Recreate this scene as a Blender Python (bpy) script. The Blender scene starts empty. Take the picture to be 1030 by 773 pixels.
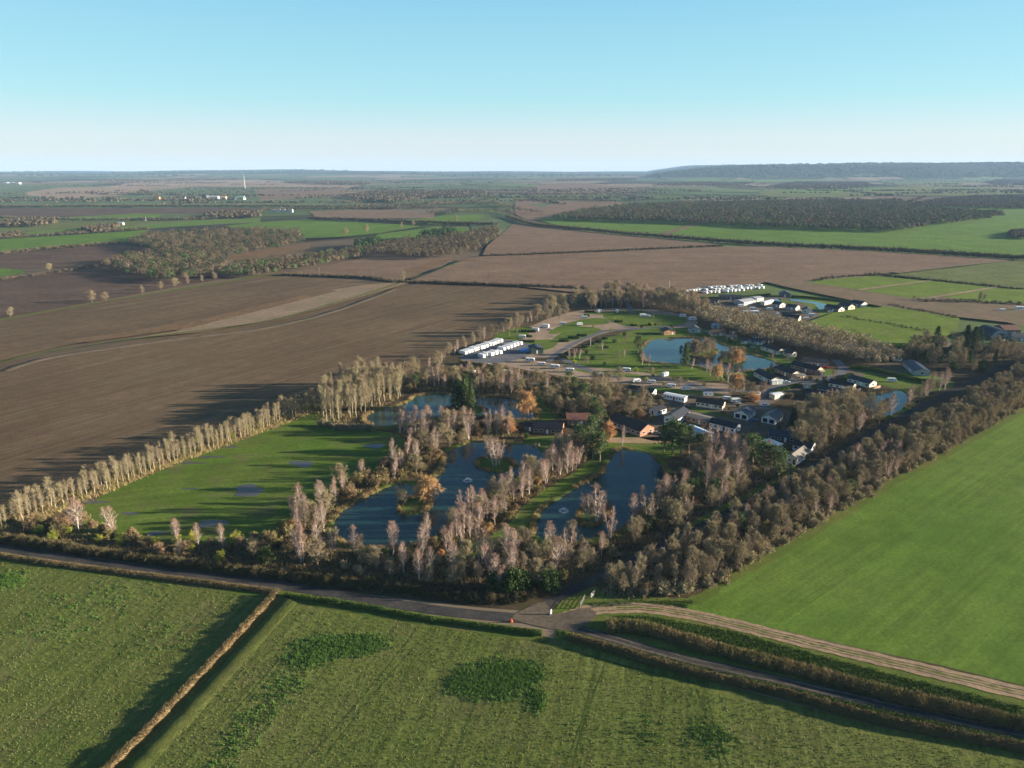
import bpy, math, random
import numpy as np
from mathutils import Vector, Matrix
from mathutils.geometry import tessellate_polygon
R = math.radians
rng = np.random.default_rng(7)
random.seed(7)
sc = bpy.context.scene
COL = sc.collection

# ------------------------------------------------------------------ camera, sky, sun, exposure
CAM_H, PITCH, F = 110.0, R(17.0), 714.0
cam = bpy.data.cameras.new('camera')
cam.sensor_width = 36.0; cam.lens = F / 1030 * 36.0
cam.clip_start = 1.0; cam.clip_end = 60000
cam_o = bpy.data.objects.new('camera', cam); COL.objects.link(cam_o)
cam_o.location = (0, 0, CAM_H); cam_o.rotation_euler = (math.pi / 2 - PITCH, 0, 0)
sc.camera = cam_o

SUN_EL, SUN_AZ = R(10.8), R(89.0)        # azimuth clockwise from +Y (the view direction)
GRAD = 0.285
w = bpy.data.worlds.new('World'); sc.world = w; w.use_nodes = True
nt = w.node_tree; nt.nodes.clear()
sky = nt.nodes.new('ShaderNodeTexSky'); sky.sky_type = 'NISHITA'; sky.sun_disc = False
sky.sun_elevation = SUN_EL; sky.sun_rotation = SUN_AZ
sky.altitude = 100; sky.air_density = 1.0; sky.dust_density = 0.2; sky.ozone_density = 3.0
bg = nt.nodes.new('ShaderNodeBackground'); bg.inputs[1].default_value = 0.062
wo = nt.nodes.new('ShaderNodeOutputWorld')
# the Nishita sky, pulled towards the clear cyan-to-pale gradient of this winter morning
tc = nt.nodes.new('ShaderNodeTexCoord'); sx = nt.nodes.new('ShaderNodeSeparateXYZ'); rp = nt.nodes.new('ShaderNodeValToRGB')
nt.links.new(tc.outputs['Generated'], sx.inputs[0]); nt.links.new(sx.outputs[2], rp.inputs[0])
stops = [(0.0, (.74, .80, .84)), (0.035, (.70, .82, .88)), (0.085, (.44, .80, .88)), (0.19, (.30, .68, .86)), (0.32, (.11, .29, .54)), (0.55, (.075, .19, .36)), (1.0, (.045, .13, .28))]
rp.color_ramp.elements[0].position = 0; rp.color_ramp.elements[0].color = (*stops[0][1], 1); rp.color_ramp.elements[1].position = 1; rp.color_ramp.elements[1].color = (*stops[-1][1], 1)
for p_, c_ in stops[1:-1]: rp.color_ramp.elements.new(p_).color = (*c_, 1)
mxs = nt.nodes.new('ShaderNodeMix'); mxs.data_type = 'RGBA'; mxs.inputs[0].default_value = 0.82
sc1 = nt.nodes.new('ShaderNodeMix'); sc1.data_type = 'RGBA'; sc1.blend_type = 'MULTIPLY'; sc1.inputs[0].default_value = 1.0; sc1.inputs[7].default_value = (GRAD / 0.062,) * 3 + (1,)
nt.links.new(rp.outputs[0], sc1.inputs[6]); nt.links.new(sky.outputs[0], mxs.inputs[6]); nt.links.new(sc1.outputs[2], mxs.inputs[7])
nt.links.new(mxs.outputs[2], bg.inputs[0]); nt.links.new(bg.outputs[0], wo.inputs[0])
sl = bpy.data.lights.new('sun', 'SUN'); sl.energy = 5.0; sl.angle = R(0.5); sl.color = (1.0, 0.86, 0.68)
so = bpy.data.objects.new('sun', sl); COL.objects.link(so)
sd = Vector((math.sin(SUN_AZ) * math.cos(SUN_EL), math.cos(SUN_AZ) * math.cos(SUN_EL), math.sin(SUN_EL)))
so.rotation_euler = sd.to_track_quat('Z', 'Y').to_euler()
vs = sc.view_settings
vs.view_transform = 'Standard'; vs.look = 'None'; vs.gamma = 1.0; vs.use_curve_mapping = False
vs.exposure = 1.84
sc.cycles.max_bounces = 6; sc.cycles.diffuse_bounces = 2; sc.cycles.transparent_max_bounces = 6
sc.cycles.volume_bounces = 1

# ------------------------------------------------------------------ pixel -> ground
def at(px, py, z=0.0):
    x = (px - 515) / F; y = (386.5 - py) / F
    d = Vector((x, math.cos(PITCH) + y * math.sin(PITCH), -math.sin(PITCH) + y * math.cos(PITCH)))
    t = (z - CAM_H) / d.z
    return Vector((d.x * t, d.y * t, z))
def P2(pts): return [tuple(at(*p)[:2]) for p in pts]
def inside(pts, poly):
    x, y = pts[:, 0], pts[:, 1]; c = np.zeros(len(pts), bool); n = len(poly)
    for i in range(n):
        x1, y1 = poly[i]; x2, y2 = poly[(i + 1) % n]
        if y1 == y2: continue
        m = ((y1 > y) != (y2 > y)) & (x < (x2 - x1) * (y - y1) / (y2 - y1) + x1)
        c ^= m
    return c
def scatter(poly_px, spacing, jit=0.45, seed=1):
    """jittered grid of ground points inside a polygon given in photograph pixels"""
    poly = P2(poly_px); r = np.random.default_rng(seed)
    a = np.array(poly); lo, hi = a.min(0), a.max(0)
    gx = np.arange(lo[0], hi[0], spacing); gy = np.arange(lo[1], hi[1], spacing)
    g = np.stack(np.meshgrid(gx, gy), -1).astype(float)
    g[::2, :, 0] += spacing / 2
    g = g.reshape(-1, 2) + r.uniform(-jit, jit, (g.size // 2, 2)) * spacing
    return g[inside(g, poly)] if len(g) else g
def smooth(pts, n=6, closed=True):
    """Catmull-Rom through world points"""
    p = [np.array(q, float) for q in pts]; m = len(p); out = []
    rngi = range(m) if closed else range(m - 1)
    for i in rngi:
        if closed: a, b, c, d = p[(i - 1) % m], p[i], p[(i + 1) % m], p[(i + 2) % m]
        else: a, b, c, d = p[max(i - 1, 0)], p[i], p[i + 1], p[min(i + 2, m - 1)]
        for k in range(n):
            t = k / n
            out.append(0.5 * ((2 * b) + (c - a) * t + (2 * a - 5 * b + 4 * c - d) * t * t + (3 * b - a - 3 * c + d) * t ** 3))
    if not closed: out.append(p[-1])
    return out

# ------------------------------------------------------------------ materials
def newmat(name):
    m = bpy.data.materials.new(name); m.use_nodes = True
    return m, m.node_tree, m.node_tree.nodes['Principled BSDF']
def N(nt, t, **k):
    n = nt.nodes.new(t)
    for a, b in k.items(): setattr(n, a, b)
    return n
def ramp(nt, fac, stops):
    n = N(nt, 'ShaderNodeValToRGB'); cr = n.color_ramp
    cr.elements[0].position, cr.elements[0].color = stops[0][0], (*stops[0][1], 1)
    cr.elements[1].position, cr.elements[1].color = stops[-1][0], (*stops[-1][1], 1)
    for p, c in stops[1:-1]:
        e = cr.elements.new(p); e.color = (*c, 1)
    nt.links.new(fac, n.inputs[0]); return n.outputs[0]
def mix(nt, fac, a, b, mode='MIX'):
    n = N(nt, 'ShaderNodeMix', data_type='RGBA', blend_type=mode)
    for s, v in ((n.inputs[0], fac), (n.inputs[6], a), (n.inputs[7], b)):
        if isinstance(v, (int, float)): s.default_value = v
        elif isinstance(v, tuple): s.default_value = (*v, 1)
        else: nt.links.new(v, s)
    return n.outputs[2]
def coords(nt, scale=(1, 1, 1), rot=0.0):
    tc = N(nt, 'ShaderNodeTexCoord'); r = N(nt, 'ShaderNodeMapping')
    r.inputs['Rotation'].default_value = (0, 0, rot); 
    nt.links.new(tc.outputs['Object'], r.inputs[0])
    s = N(nt, 'ShaderNodeMapping'); s.inputs['Scale'].default_value = scale
    nt.links.new(r.outputs[0], s.inputs[0]); return s.outputs[0]
def noise(nt, vec, scale, detail=4, rough=0.6):
    n = N(nt, 'ShaderNodeTexNoise'); n.inputs['Scale'].default_value = scale
    n.inputs['Detail'].default_value = detail; n.inputs['Roughness'].default_value = rough
    nt.links.new(vec, n.inputs['Vector']); return n.outputs['Fac']
def rough_spec(b, r=1.0, s=0.1):
    b.inputs['Roughness'].default_value = r; b.inputs['Specular IOR Level'].default_value = s
def flat(name, col, rough=0.7, spec=0.3, metallic=0.0, var=0.12, sc_=1.5):
    m, nt, b = newmat(name); rough_spec(b, rough, spec); b.inputs['Metallic'].default_value = metallic
    v = coords(nt); f = noise(nt, v, sc_)
    c = ramp(nt, f, [(0.25, tuple(x * (1 - var) for x in col)), (0.75, tuple(min(1, x * (1 + var)) for x in col))])
    nt.links.new(c, b.inputs['Base Color']); return m
def ground_mat(name, c1, c2, c3=None, big=0.01, rows=None, row_w=3.0, row_amt=0.25, bump=0.0, fine=1.2, patch=None, patch_amt=0.5):
    """field: broad patches + mid mottling + fine grain + drill rows running along direction rows (radians)"""
    m, nt, b = newmat(name); rough_spec(b, 1.0, 0.04)
    v = coords(nt)
    f1 = noise(nt, v, big, 5, 0.62)
    c = ramp(nt, f1, [(0.32, c1), (0.5, tuple((p + q) / 2 for p, q in zip(c1, c2))), (0.68, c2)])
    f2 = noise(nt, v, fine, 6, 0.75)
    g = ramp(nt, f2, [(0.3, (0.55, 0.55, 0.55)), (0.7, (1.45, 1.45, 1.45))])
    c = mix(nt, 0.75, c, g, 'MULTIPLY')
    f4 = noise(nt, v, fine * 0.12, 5, 0.7)
    c = mix(nt, 0.6, c, ramp(nt, f4, [(0.3, (0.7, 0.72, 0.7)), (0.7, (1.3, 1.27, 1.2))]), 'MULTIPLY')
    if c3:
        f3 = noise(nt, v, big * 2.7, 6, 0.7)
        c = mix(nt, ramp(nt, f3, [(0.52, (0, 0, 0)), (0.66, (patch_amt,) * 3)]), c, c3)
    if rows is not None:
        vr = coords(nt, (1.0 / row_w, 0.012, 1), -rows + math.pi / 2)
        fr = noise(nt, vr, 1.0, 3, 0.65)
        vr2 = coords(nt, (0.16 / row_w, 0.004, 1), -rows + math.pi / 2); c = mix(nt, row_amt * 1.6, c, ramp(nt, noise(nt, vr2, 1.0, 4, 0.7), [(0.35, (0.72, 0.74, 0.72)), (0.65, (1.25, 1.22, 1.2))]), 'MULTIPLY')
        c = mix(nt, row_amt * 2.2, c, ramp(nt, fr, [(0.3, (0.6, 0.6, 0.6)), (0.7, (1.4, 1.4, 1.4))]), 'MULTIPLY')
    nt.links.new(c, b.inputs['Base Color'])
    if bump:
        bn = N(nt, 'ShaderNodeBump'); bn.inputs['Strength'].default_value = 1.0; bn.inputs['Distance'].default_value = bump
        nt.links.new(f2, bn.inputs['Height']); nt.links.new(bn.outputs[0], b.inputs['Normal'])
    return m
def veg_mat(name, ca, cb, rough=0.9, trans=0.0):
    """tint by object and by an attribute 'tint' stored on merged plants"""
    m, nt, b = newmat(name); rough_spec(b, rough, 0.08)
    oi = N(nt, 'ShaderNodeObjectInfo'); at_ = N(nt, 'ShaderNodeAttribute', attribute_name='tint')
    ad = N(nt, 'ShaderNodeMath', operation='ADD'); fr = N(nt, 'ShaderNodeMath', operation='FRACT')
    nt.links.new(oi.outputs['Random'], ad.inputs[0]); nt.links.new(at_.outputs['Fac'], ad.inputs[1]); nt.links.new(ad.outputs[0], fr.inputs[0])
    c = mix(nt, fr.outputs[0], ca, cb)
    nt.links.new(c, b.inputs['Base Color'])
    if trans:
        tr = N(nt, 'ShaderNodeBsdfTranslucent'); nt.links.new(c, tr.inputs[0])
        ms = N(nt, 'ShaderNodeMixShader'); ms.inputs[0].default_value = trans
        out = nt.nodes['Material Output']
        nt.links.new(b.outputs[0], ms.inputs[1]); nt.links.new(tr.outputs[0], ms.inputs[2]); nt.links.new(ms.outputs[0], out.inputs[0])
    return m

M = {}
ROWD = math.atan2(at(280, 605).y - at(120, 773).y, at(280, 605).x - at(120, 773).x)      # rows of the nearest fields
ROWR = math.atan2(at(1030, 411).y - at(717, 591).y, at(1030, 411).x - at(717, 591).x)
ROWB = math.atan2(at(151, 341).y - at(0, 372).y, at(151, 341).x - at(0, 372).x)
M['crop'] = ground_mat('stubble_crop', (0.090, 0.117, 0.026), (0.120, 0.132, 0.038), (0.115, 0.098, 0.048), 0.02, ROWD, 1.5, 0.32, 0.14, 1.6, patch_amt=0.45)
M['green'] = ground_mat('winter_wheat', (0.083, 0.146, 0.021), (0.108, 0.163, 0.030), (0.066, 0.132, 0.017), 0.018, ROWR, 2.0, 0.17, 0.08, 1.0)
M['green_far'] = ground_mat('green_field', (0.082, 0.150, 0.022), (0.100, 0.165, 0.028), None, 0.004, ROWR, 12, 0.10, 0.0, 0.2)
M['green_dull'] = ground_mat('dull_green_field', (0.080, 0.115, 0.050), (0.100, 0.130, 0.060), None, 0.003, 0.2, 20, 0.10, 0.0, 0.1)
M['olive'] = ground_mat('olive_pasture', (0.095, 0.120, 0.035), (0.125, 0.135, 0.050), None, 0.01, 0.3, 8, 0.12, 0.0, 0.3)
M['paddock'] = ground_mat('paddock_grass', (0.100, 0.155, 0.020), (0.128, 0.172, 0.030), (0.14, 0.14, 0.05), 0.02, None, 3, 0, 0.0, 0.4)
M['meadow'] = ground_mat('meadow_grass', (0.070, 0.128, 0.016), (0.105, 0.138, 0.028), (0.12, 0.105, 0.05), 0.03, 0.25, 4.0, 0.2, 0.08, 0.7, patch_amt=0.8)
M['plough'] = ground_mat('ploughed_soil', (0.102, 0.070, 0.043), (0.138, 0.098, 0.059), (0.135, 0.108, 0.058), 0.008, ROWB, 2.5, 0.26, 0.14, 1.2, patch_amt=0.5)
M['plough_far'] = ground_mat('pink_brown_soil', (0.158, 0.103, 0.070), (0.185, 0.126, 0.086), (0.14, 0.105, 0.07), 0.006, 0.05, 6, 0.15, 0.0, 0.3)
M['plough_dark'] = ground_mat('dark_brown_soil', (0.085, 0.058, 0.043), (0.105, 0.072, 0.052), None, 0.006, 0.1, 8, 0.15, 0.0, 0.2)
M['tan'] = ground_mat('tan_stubble', (0.24, 0.17, 0.12), (0.29, 0.21, 0.145), (0.22, 0.18, 0.11), 0.003, 0.1, 15, 0.12, 0.0, 0.1)
M['orange'] = ground_mat('rusty_soil', (0.165, 0.10, 0.052), (0.13, 0.092, 0.056), None, 0.02, None, 3, 0, 0.0, 0.4)
M['scrub'] = ground_mat('scrubby_ground', (0.185, 0.13, 0.092), (0.14, 0.108, 0.065), (0.09, 0.10, 0.035), 0.03, None, 3, 0, 0.05, 0.8)
M['scrub_pale'] = ground_mat('pale_scrub', (0.26, 0.185, 0.13), (0.18, 0.14, 0.085), (0.13, 0.12, 0.06), 0.03, None, 3, 0, 0.05, 0.5)
M['verge'] = ground_mat('verge_grass', (0.065, 0.115, 0.018), (0.12, 0.125, 0.035), (0.17, 0.12, 0.06), 0.06, None, 3, 0, 0.08, 1.5)
M['litter'] = ground_mat('leaf_litter', (0.060, 0.047, 0.028), (0.085, 0.062, 0.036), (0.045, 0.06, 0.018), 0.05, None, 3, 0, 0.1, 1.0)
M['sand'] = ground_mat('sandy_track', (0.33, 0.235, 0.145), (0.27, 0.195, 0.12), (0.15, 0.13, 0.06), 0.12, None, 3, 0, 0.05, 0.9)
M['gravel'] = ground_mat('gravel', (0.31, 0.225, 0.165), (0.24, 0.18, 0.13), (0.12, 0.12, 0.06), 0.05, None, 3, 0, 0.0, 0.8)
M['mud'] = ground_mat('muddy_lane', (0.10, 0.082, 0.062), (0.14, 0.112, 0.082), None, 0.06, None, 3, 0, 0.0, 0.8)
M['asphalt'] = ground_mat('asphalt', (0.042, 0.042, 0.043), (0.062, 0.058, 0.054), (0.11, 0.085, 0.06), 0.12, None, 3, 0, 0.03, 1.0, patch_amt=0.35)
M['tarmac'] = ground_mat('site_road', (0.11, 0.115, 0.13), (0.13, 0.13, 0.14), None, 0.08, None, 3, 0, 0.0, 1.0)
M['green_rut'] = ground_mat('green_rut', (0.070, 0.125, 0.020), (0.085, 0.135, 0.026), None, 0.2, None, 3, 0, 0.0, 1.0)
M['track'] = ground_mat('wheel_rut', (0.055, 0.085, 0.018), (0.07, 0.09, 0.024), None, 0.2, None, 3, 0, 0.0, 1.0)

def water_mat(name, deep, shallow):
    m, nt, b = newmat(name)
    v = coords(nt); c = ramp(nt, noise(nt, v, 0.03, 3), [(0.35, deep), (0.7, shallow)])
    nt.links.new(c, b.inputs['Base Color'])
    b.inputs['Roughness'].default_value = 0.10; b.inputs['IOR'].default_value = 1.33
    bn = N(nt, 'ShaderNodeBump'); bn.inputs['Strength'].default_value = 0.35; bn.inputs['Distance'].default_value = 0.05
    vv = coords(nt, (0.6, 2.0, 1), 0.2)
    nt.links.new(noise(nt, vv, 1.0, 3), bn.inputs['Height']); nt.links.new(bn.outputs[0], b.inputs['Normal'])
    return m
M['water'] = water_mat('pond_water', (0.009, 0.034, 0.034), (0.024, 0.056, 0.046))
M['puddle'] = water_mat('puddle_water', (0.06, 0.06, 0.05), (0.09, 0.09, 0.07))

def land_mat():  # noqa
    """the open country: a patchwork of fields with hedge lines, world metres"""
    m, nt, b = newmat('countryside'); rough_spec(b, 1, 0.03)
    v = coords(nt, (1 / 620., 1 / 900., 0), 0.25)
    wv = N(nt, 'ShaderNodeTexNoise'); wv.inputs['Scale'].default_value = 0.7; nt.links.new(v, wv.inputs['Vector'])
    ad = N(nt, 'ShaderNodeMix', data_type='RGBA', blend_type='ADD'); ad.inputs[0].default_value = 0.35
    nt.links.new(v, ad.inputs[6]); nt.links.new(wv.outputs['Color'], ad.inputs[7])
    vo = N(nt, 'ShaderNodeTexVoronoi', feature='F1', distance='CHEBYCHEV'); vo.inputs['Scale'].default_value = 1.0
    nt.links.new(ad.outputs[2], vo.inputs['Vector'])
    sp = N(nt, 'ShaderNodeSeparateColor'); nt.links.new(vo.outputs['Color'], sp.inputs[0])
    c = ramp(nt, sp.outputs[0], [(0.0, (0.085, 0.12, 0.05)), (0.22, (0.13, 0.10, 0.07)), (0.36, (0.11, 0.15, 0.055)), (0.5, (0.04, 0.045, 0.032)),
                                 (0.62, (0.22, 0.17, 0.115)), (0.76, (0.085, 0.115, 0.05)), (0.9, (0.15, 0.13, 0.085))])
    c.node.color_ramp.interpolation = 'CONSTANT'
    ve = N(nt, 'ShaderNodeTexVoronoi', feature='DISTANCE_TO_EDGE'); ve.inputs['Scale'].default_value = 1.0
    nt.links.new(ad.outputs[2], ve.inputs['Vector'])
    e = ramp(nt, ve.outputs['Distance'], [(0.015, (0.35, 0.35, 0.33)), (0.05, (1, 1, 1))])
    c = mix(nt, 1.0, c, e, 'MULTIPLY')
    v2 = coords(nt); f = noise(nt, v2, 0.004, 6, 0.7)
    c = mix(nt, 0.7, c, ramp(nt, f, [(0.35, (0.55, 0.6, 0.6)), (0.65, (1.3, 1.25, 1.2))]), 'MULTIPLY')
    nt.links.new(c, b.inputs['Base Color']); return m
M['land'] = land_mat()
def ridge_mat():
    m, nt, b = newmat('wooded_hillside'); rough_spec(b, 1, 0.03)
    v = coords(nt, (1, 0.5, 2)); f = noise(nt, v, 0.0016, 5, 0.6)
    c = ramp(nt, f, [(0.42, (0.024, 0.032, 0.022)), (0.58, (0.036, 0.042, 0.028)), (0.64, (0.065, 0.09, 0.042)), (0.72, (0.10, 0.11, 0.06))])
    nt.links.new(c, b.inputs['Base Color']); return m
M['ridge'] = ridge_mat()

M['birch_bark'] = flat('birch_bark', (0.46, 0.40, 0.35), 0.9, 0.1, var=0.35, sc_=3)
M['bark'] = flat('bark', (0.20, 0.155, 0.11), 0.95, 0.05, var=0.3, sc_=2)
M['bark_pale'] = flat('pale_bark', (0.33, 0.29, 0.20), 0.95, 0.05, var=0.3, sc_=2)
M['birch_twig'] = veg_mat('birch_twigs', (0.335, 0.205, 0.155), (0.28, 0.20, 0.145))
M['bare_twig'] = veg_mat('bare_twigs', (0.27, 0.215, 0.135), (0.33, 0.285, 0.16))
M['grey_twig'] = veg_mat('grey_twigs', (0.25, 0.20, 0.145), (0.32, 0.27, 0.17))
M['pale_twig'] = veg_mat('lichened_twigs', (0.29, 0.25, 0.13), (0.27, 0.205, 0.13))
M['shrub_twig'] = veg_mat('shrub_twigs', (0.21, 0.19, 0.075), (0.24, 0.16, 0.095))
M['russet'] = veg_mat('russet_twigs', (0.46, 0.24, 0.11), (0.44, 0.30, 0.13), trans=0.15)
M['gold'] = veg_mat('golden_leaves', (0.34, 0.32, 0.05), (0.26, 0.30, 0.05), trans=0.2)
M['pine'] = veg_mat('pine_needles', (0.075, 0.115, 0.040), (0.095, 0.135, 0.050), trans=0.1)
M['conifer'] = veg_mat('dark_needles', (0.030, 0.055, 0.024), (0.045, 0.075, 0.03), trans=0.05)
M['evergreen'] = veg_mat('evergreen_leaves', (0.045, 0.080, 0.024), (0.065, 0.095, 0.028), trans=0.1)
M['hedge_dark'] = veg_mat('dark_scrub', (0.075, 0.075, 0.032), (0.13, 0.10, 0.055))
M['row_scrub'] = veg_mat('row_scrub', (0.27, 0.24, 0.085), (0.30, 0.22, 0.12))
M['wood_brown'] = veg_mat('winter_wood', (0.088, 0.074, 0.046), (0.125, 0.098, 0.060))
M['wood_dark'] = veg_mat('distant_wood', (0.075, 0.068, 0.048), (0.110, 0.090, 0.060))
M['hedge_brown'] = veg_mat('brown_hedge', (0.085, 0.080, 0.034), (0.19, 0.135, 0.072))
M['hedge_green'] = veg_mat('green_hedge', (0.055, 0.10, 0.020), (0.085, 0.125, 0.025))
M['reed'] = veg_mat('dry_reeds', (0.34, 0.24, 0.12), (0.27, 0.18, 0.09))
M['bank_grass'] = veg_mat('bank_grass', (0.24, 0.17, 0.09), (0.11, 0.12, 0.035))
M['crop_tuft'] = veg_mat('crop_tufts', (0.07, 0.14, 0.022), (0.22, 0.215, 0.085), trans=0.2)
M['weed_tuft'] = veg_mat('weed_leaves', (0.07, 0.15, 0.026), (0.11, 0.19, 0.042), trans=0.15)

# ------------------------------------------------------------------ objects and tags
def tag(o, label=None, cat=None, group=None, kind=None):
    if label: o['label'] = label
    if cat: o['category'] = cat
    if group: o['group'] = group
    if kind: o['kind'] = kind
    return o
def link(o, parent=None):
    COL.objects.link(o)
    if parent: o.parent = parent
    return o
def empty(name, loc, rz=0.0):
    o = bpy.data.objects.new(name, None); o.empty_display_size = 1
    o.location = (loc[0], loc[1], loc[2] if len(loc) > 2 else 0); o.rotation_euler = (0, 0, rz)
    return link(o)
def mesh_np(name, V, Fc, mats, parent=None, tint=None, smooth_=False, k=3, midx=None):
    """V (n,3), Fc (m,k) -> object"""
    me = bpy.data.meshes.new(name); V = np.asarray(V, np.float32); Fc = np.asarray(Fc, np.int32)
    me.vertices.add(len(V)); me.vertices.foreach_set('co', V.ravel())
    me.loops.add(Fc.size); me.loops.foreach_set('vertex_index', Fc.ravel())
    me.polygons.add(len(Fc)); me.polygons.foreach_set('loop_start', np.arange(0, Fc.size, Fc.shape[1], dtype=np.int32))
    if midx is not None: me.polygons.foreach_set('material_index', np.asarray(midx, np.int32))
    if tint is not None:
        a = me.attributes.new('tint', 'FLOAT', 'POINT'); a.data.foreach_set('value', np.asarray(tint, np.float32))
    me.update(calc_edges=True)
    for m in (mats if isinstance(mats, (list, tuple)) else [mats]): me.materials.append(m)
    if smooth_: me.polygons.foreach_set('use_smooth', np.ones(len(Fc), bool))
    return link(bpy.data.objects.new(name, me), parent)
def sheet(name, poly, z, mat, kind='structure', sm=0, label=None, cat=None):
    pts = [Vector((p[0], p[1], 0)) for p in (smooth(poly, sm) if sm else poly)]
    tris = tessellate_polygon([pts])
    me = bpy.data.meshes.new(name)
    fs = []
    for t in tris:
        a, b, c = [pts[i] for i in t]
        fs.append(t if (b - a).cross(c - a).z > 0 else (t[0], t[2], t[1]))
    me.from_pydata([(p.x, p.y, z) for p in pts], [], fs); me.materials.append(mat); me.update()
    o = link(bpy.data.objects.new(name, me)); tag(o, label, cat, None, kind); return o
def strip_pts(path, width, wob=0.0, seed=0):
    r = np.random.default_rng(seed); L, Rr = [], []
    for i, p in enumerate(path):
        a = path[max(i - 1, 0)]; b = path[min(i + 1, len(path) - 1)]
        d = np.array(b[:2]) - np.array(a[:2]); d /= np.linalg.norm(d) + 1e-9; n = np.array([-d[1], d[0]])
        wd = width * (1 + r.uniform(-wob, wob)) / 2
        L.append(np.array(p[:2]) + n * wd); Rr.append(np.array(p[:2]) - n * wd)
    return L, Rr
def strip(name, px, width, z, mat, kind='structure', wob=0.0, n=8, thick=0.0):
    path = smooth(P2(px), n, False); L, Rr = strip_pts(path, width, wob)
    V = []; Fs = []
    for i in range(len(L)):
        V += [(*L[i], z), (*Rr[i], z)]
        if i: Fs.append((2 * i - 2, 2 * i - 1, 2 * i + 1, 2 * i))
    return tag(mesh_np(name, V, Fs, mat), kind=kind)

class MB:
    """collects boxes, prisms and tubes; build() links them as one mesh"""
    def __init__(s): s.V = []; s.F = []; s.m = []
    def add(s, V, Fs, mi=0):
        o = len(s.V); s.V += [tuple(v) for v in V]; s.F += [tuple(i + o for i in f) for f in Fs]; s.m += [mi] * len(Fs)
    def box(s, x0, x1, y0, y1, z0, z1, mi=0):
        V = [(x0, y0, z0), (x1, y0, z0), (x1, y1, z0), (x0, y1, z0), (x0, y0, z1), (x1, y0, z1), (x1, y1, z1), (x0, y1, z1)]
        s.add(V, [(0, 3, 2, 1), (4, 5, 6, 7), (0, 1, 5, 4), (1, 2, 6, 5), (2, 3, 7, 6), (3, 0, 4, 7)], mi)
    def prism(s, prof, y0, y1, axis='y', mi=0):
        """profile of (a, z) extruded along an axis"""
        n = len(prof)
        if axis == 'y': V = [(a, y0, z) for a, z in prof] + [(a, y1, z) for a, z in prof]
        else: V = [(y0, a, z) for a, z in prof] + [(y1, a, z) for a, z in prof]
        Fs = [tuple(range(n)), tuple(range(2 * n - 1, n - 1, -1))] + [(i, i + n, (i + 1) % n + n, (i + 1) % n) for i in range(n)]
        s.add(V, Fs, mi)
    def cyl(s, c, r, h, n=10, axis='z', r2=None):
        r2 = r if r2 is None else r2; V = []
        for k, (hh, rr) in enumerate(((0, r), (h, r2))):
            for i in range(n):
                a = 2 * math.pi * i / n; u, v = rr * math.cos(a), rr * math.sin(a)
                V.append({'z': (c[0] + u, c[1] + v, c[2] + hh), 'y': (c[0] + u, c[1] + hh, c[2] + v), 'x': (c[0] + hh, c[1] + u, c[2] + v)}[axis])
        s.add(V, [(i, (i + 1) % n, (i + 1) % n + n, i + n) for i in range(n)] + [tuple(range(n - 1, -1, -1)), tuple(range(n, 2 * n))])
    def bar(s, a, b, r, n=5):
        a, b = Vector(a), Vector(b); d = (b - a).normalized(); u = d.orthogonal().normalized(); v = d.cross(u); V = []
        for p in (a, b):
            for i in range(n):
                t = 2 * math.pi * i / n; V.append(tuple(p + u * math.cos(t) * r + v * math.sin(t) * r))
        s.add(V, [(i, (i + 1) % n, (i + 1) % n + n, i + n) for i in range(n)] + [tuple(range(n - 1, -1, -1)), tuple(range(n, 2 * n))])
    def build(s, name, mats, parent=None, bevel=0.0):
        me = bpy.data.meshes.new(name); me.from_pydata(s.V, [], s.F)
        for m in (mats if isinstance(mats, (list, tuple)) else [mats]): me.materials.append(m)
        me.polygons.foreach_set('material_index', s.m); me.update()
        import bmesh
        bm = bmesh.new(); bm.from_mesh(me); bmesh.ops.recalc_face_normals(bm, faces=bm.faces)
        if bevel:
            bmesh.ops.bevel(bm, geom=list(bm.edges), offset=bevel, segments=2, affect='EDGES', clamp_overlap=True)
        bm.to_mesh(me); bm.free()
        return link(bpy.data.objects.new(name, me), parent)
def copy_tree(o, parent=None):
    c = o.copy(); COL.objects.link(c); c.parent = parent
    for ch in list(o.children): copy_tree(ch, c)
    return c

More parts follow.
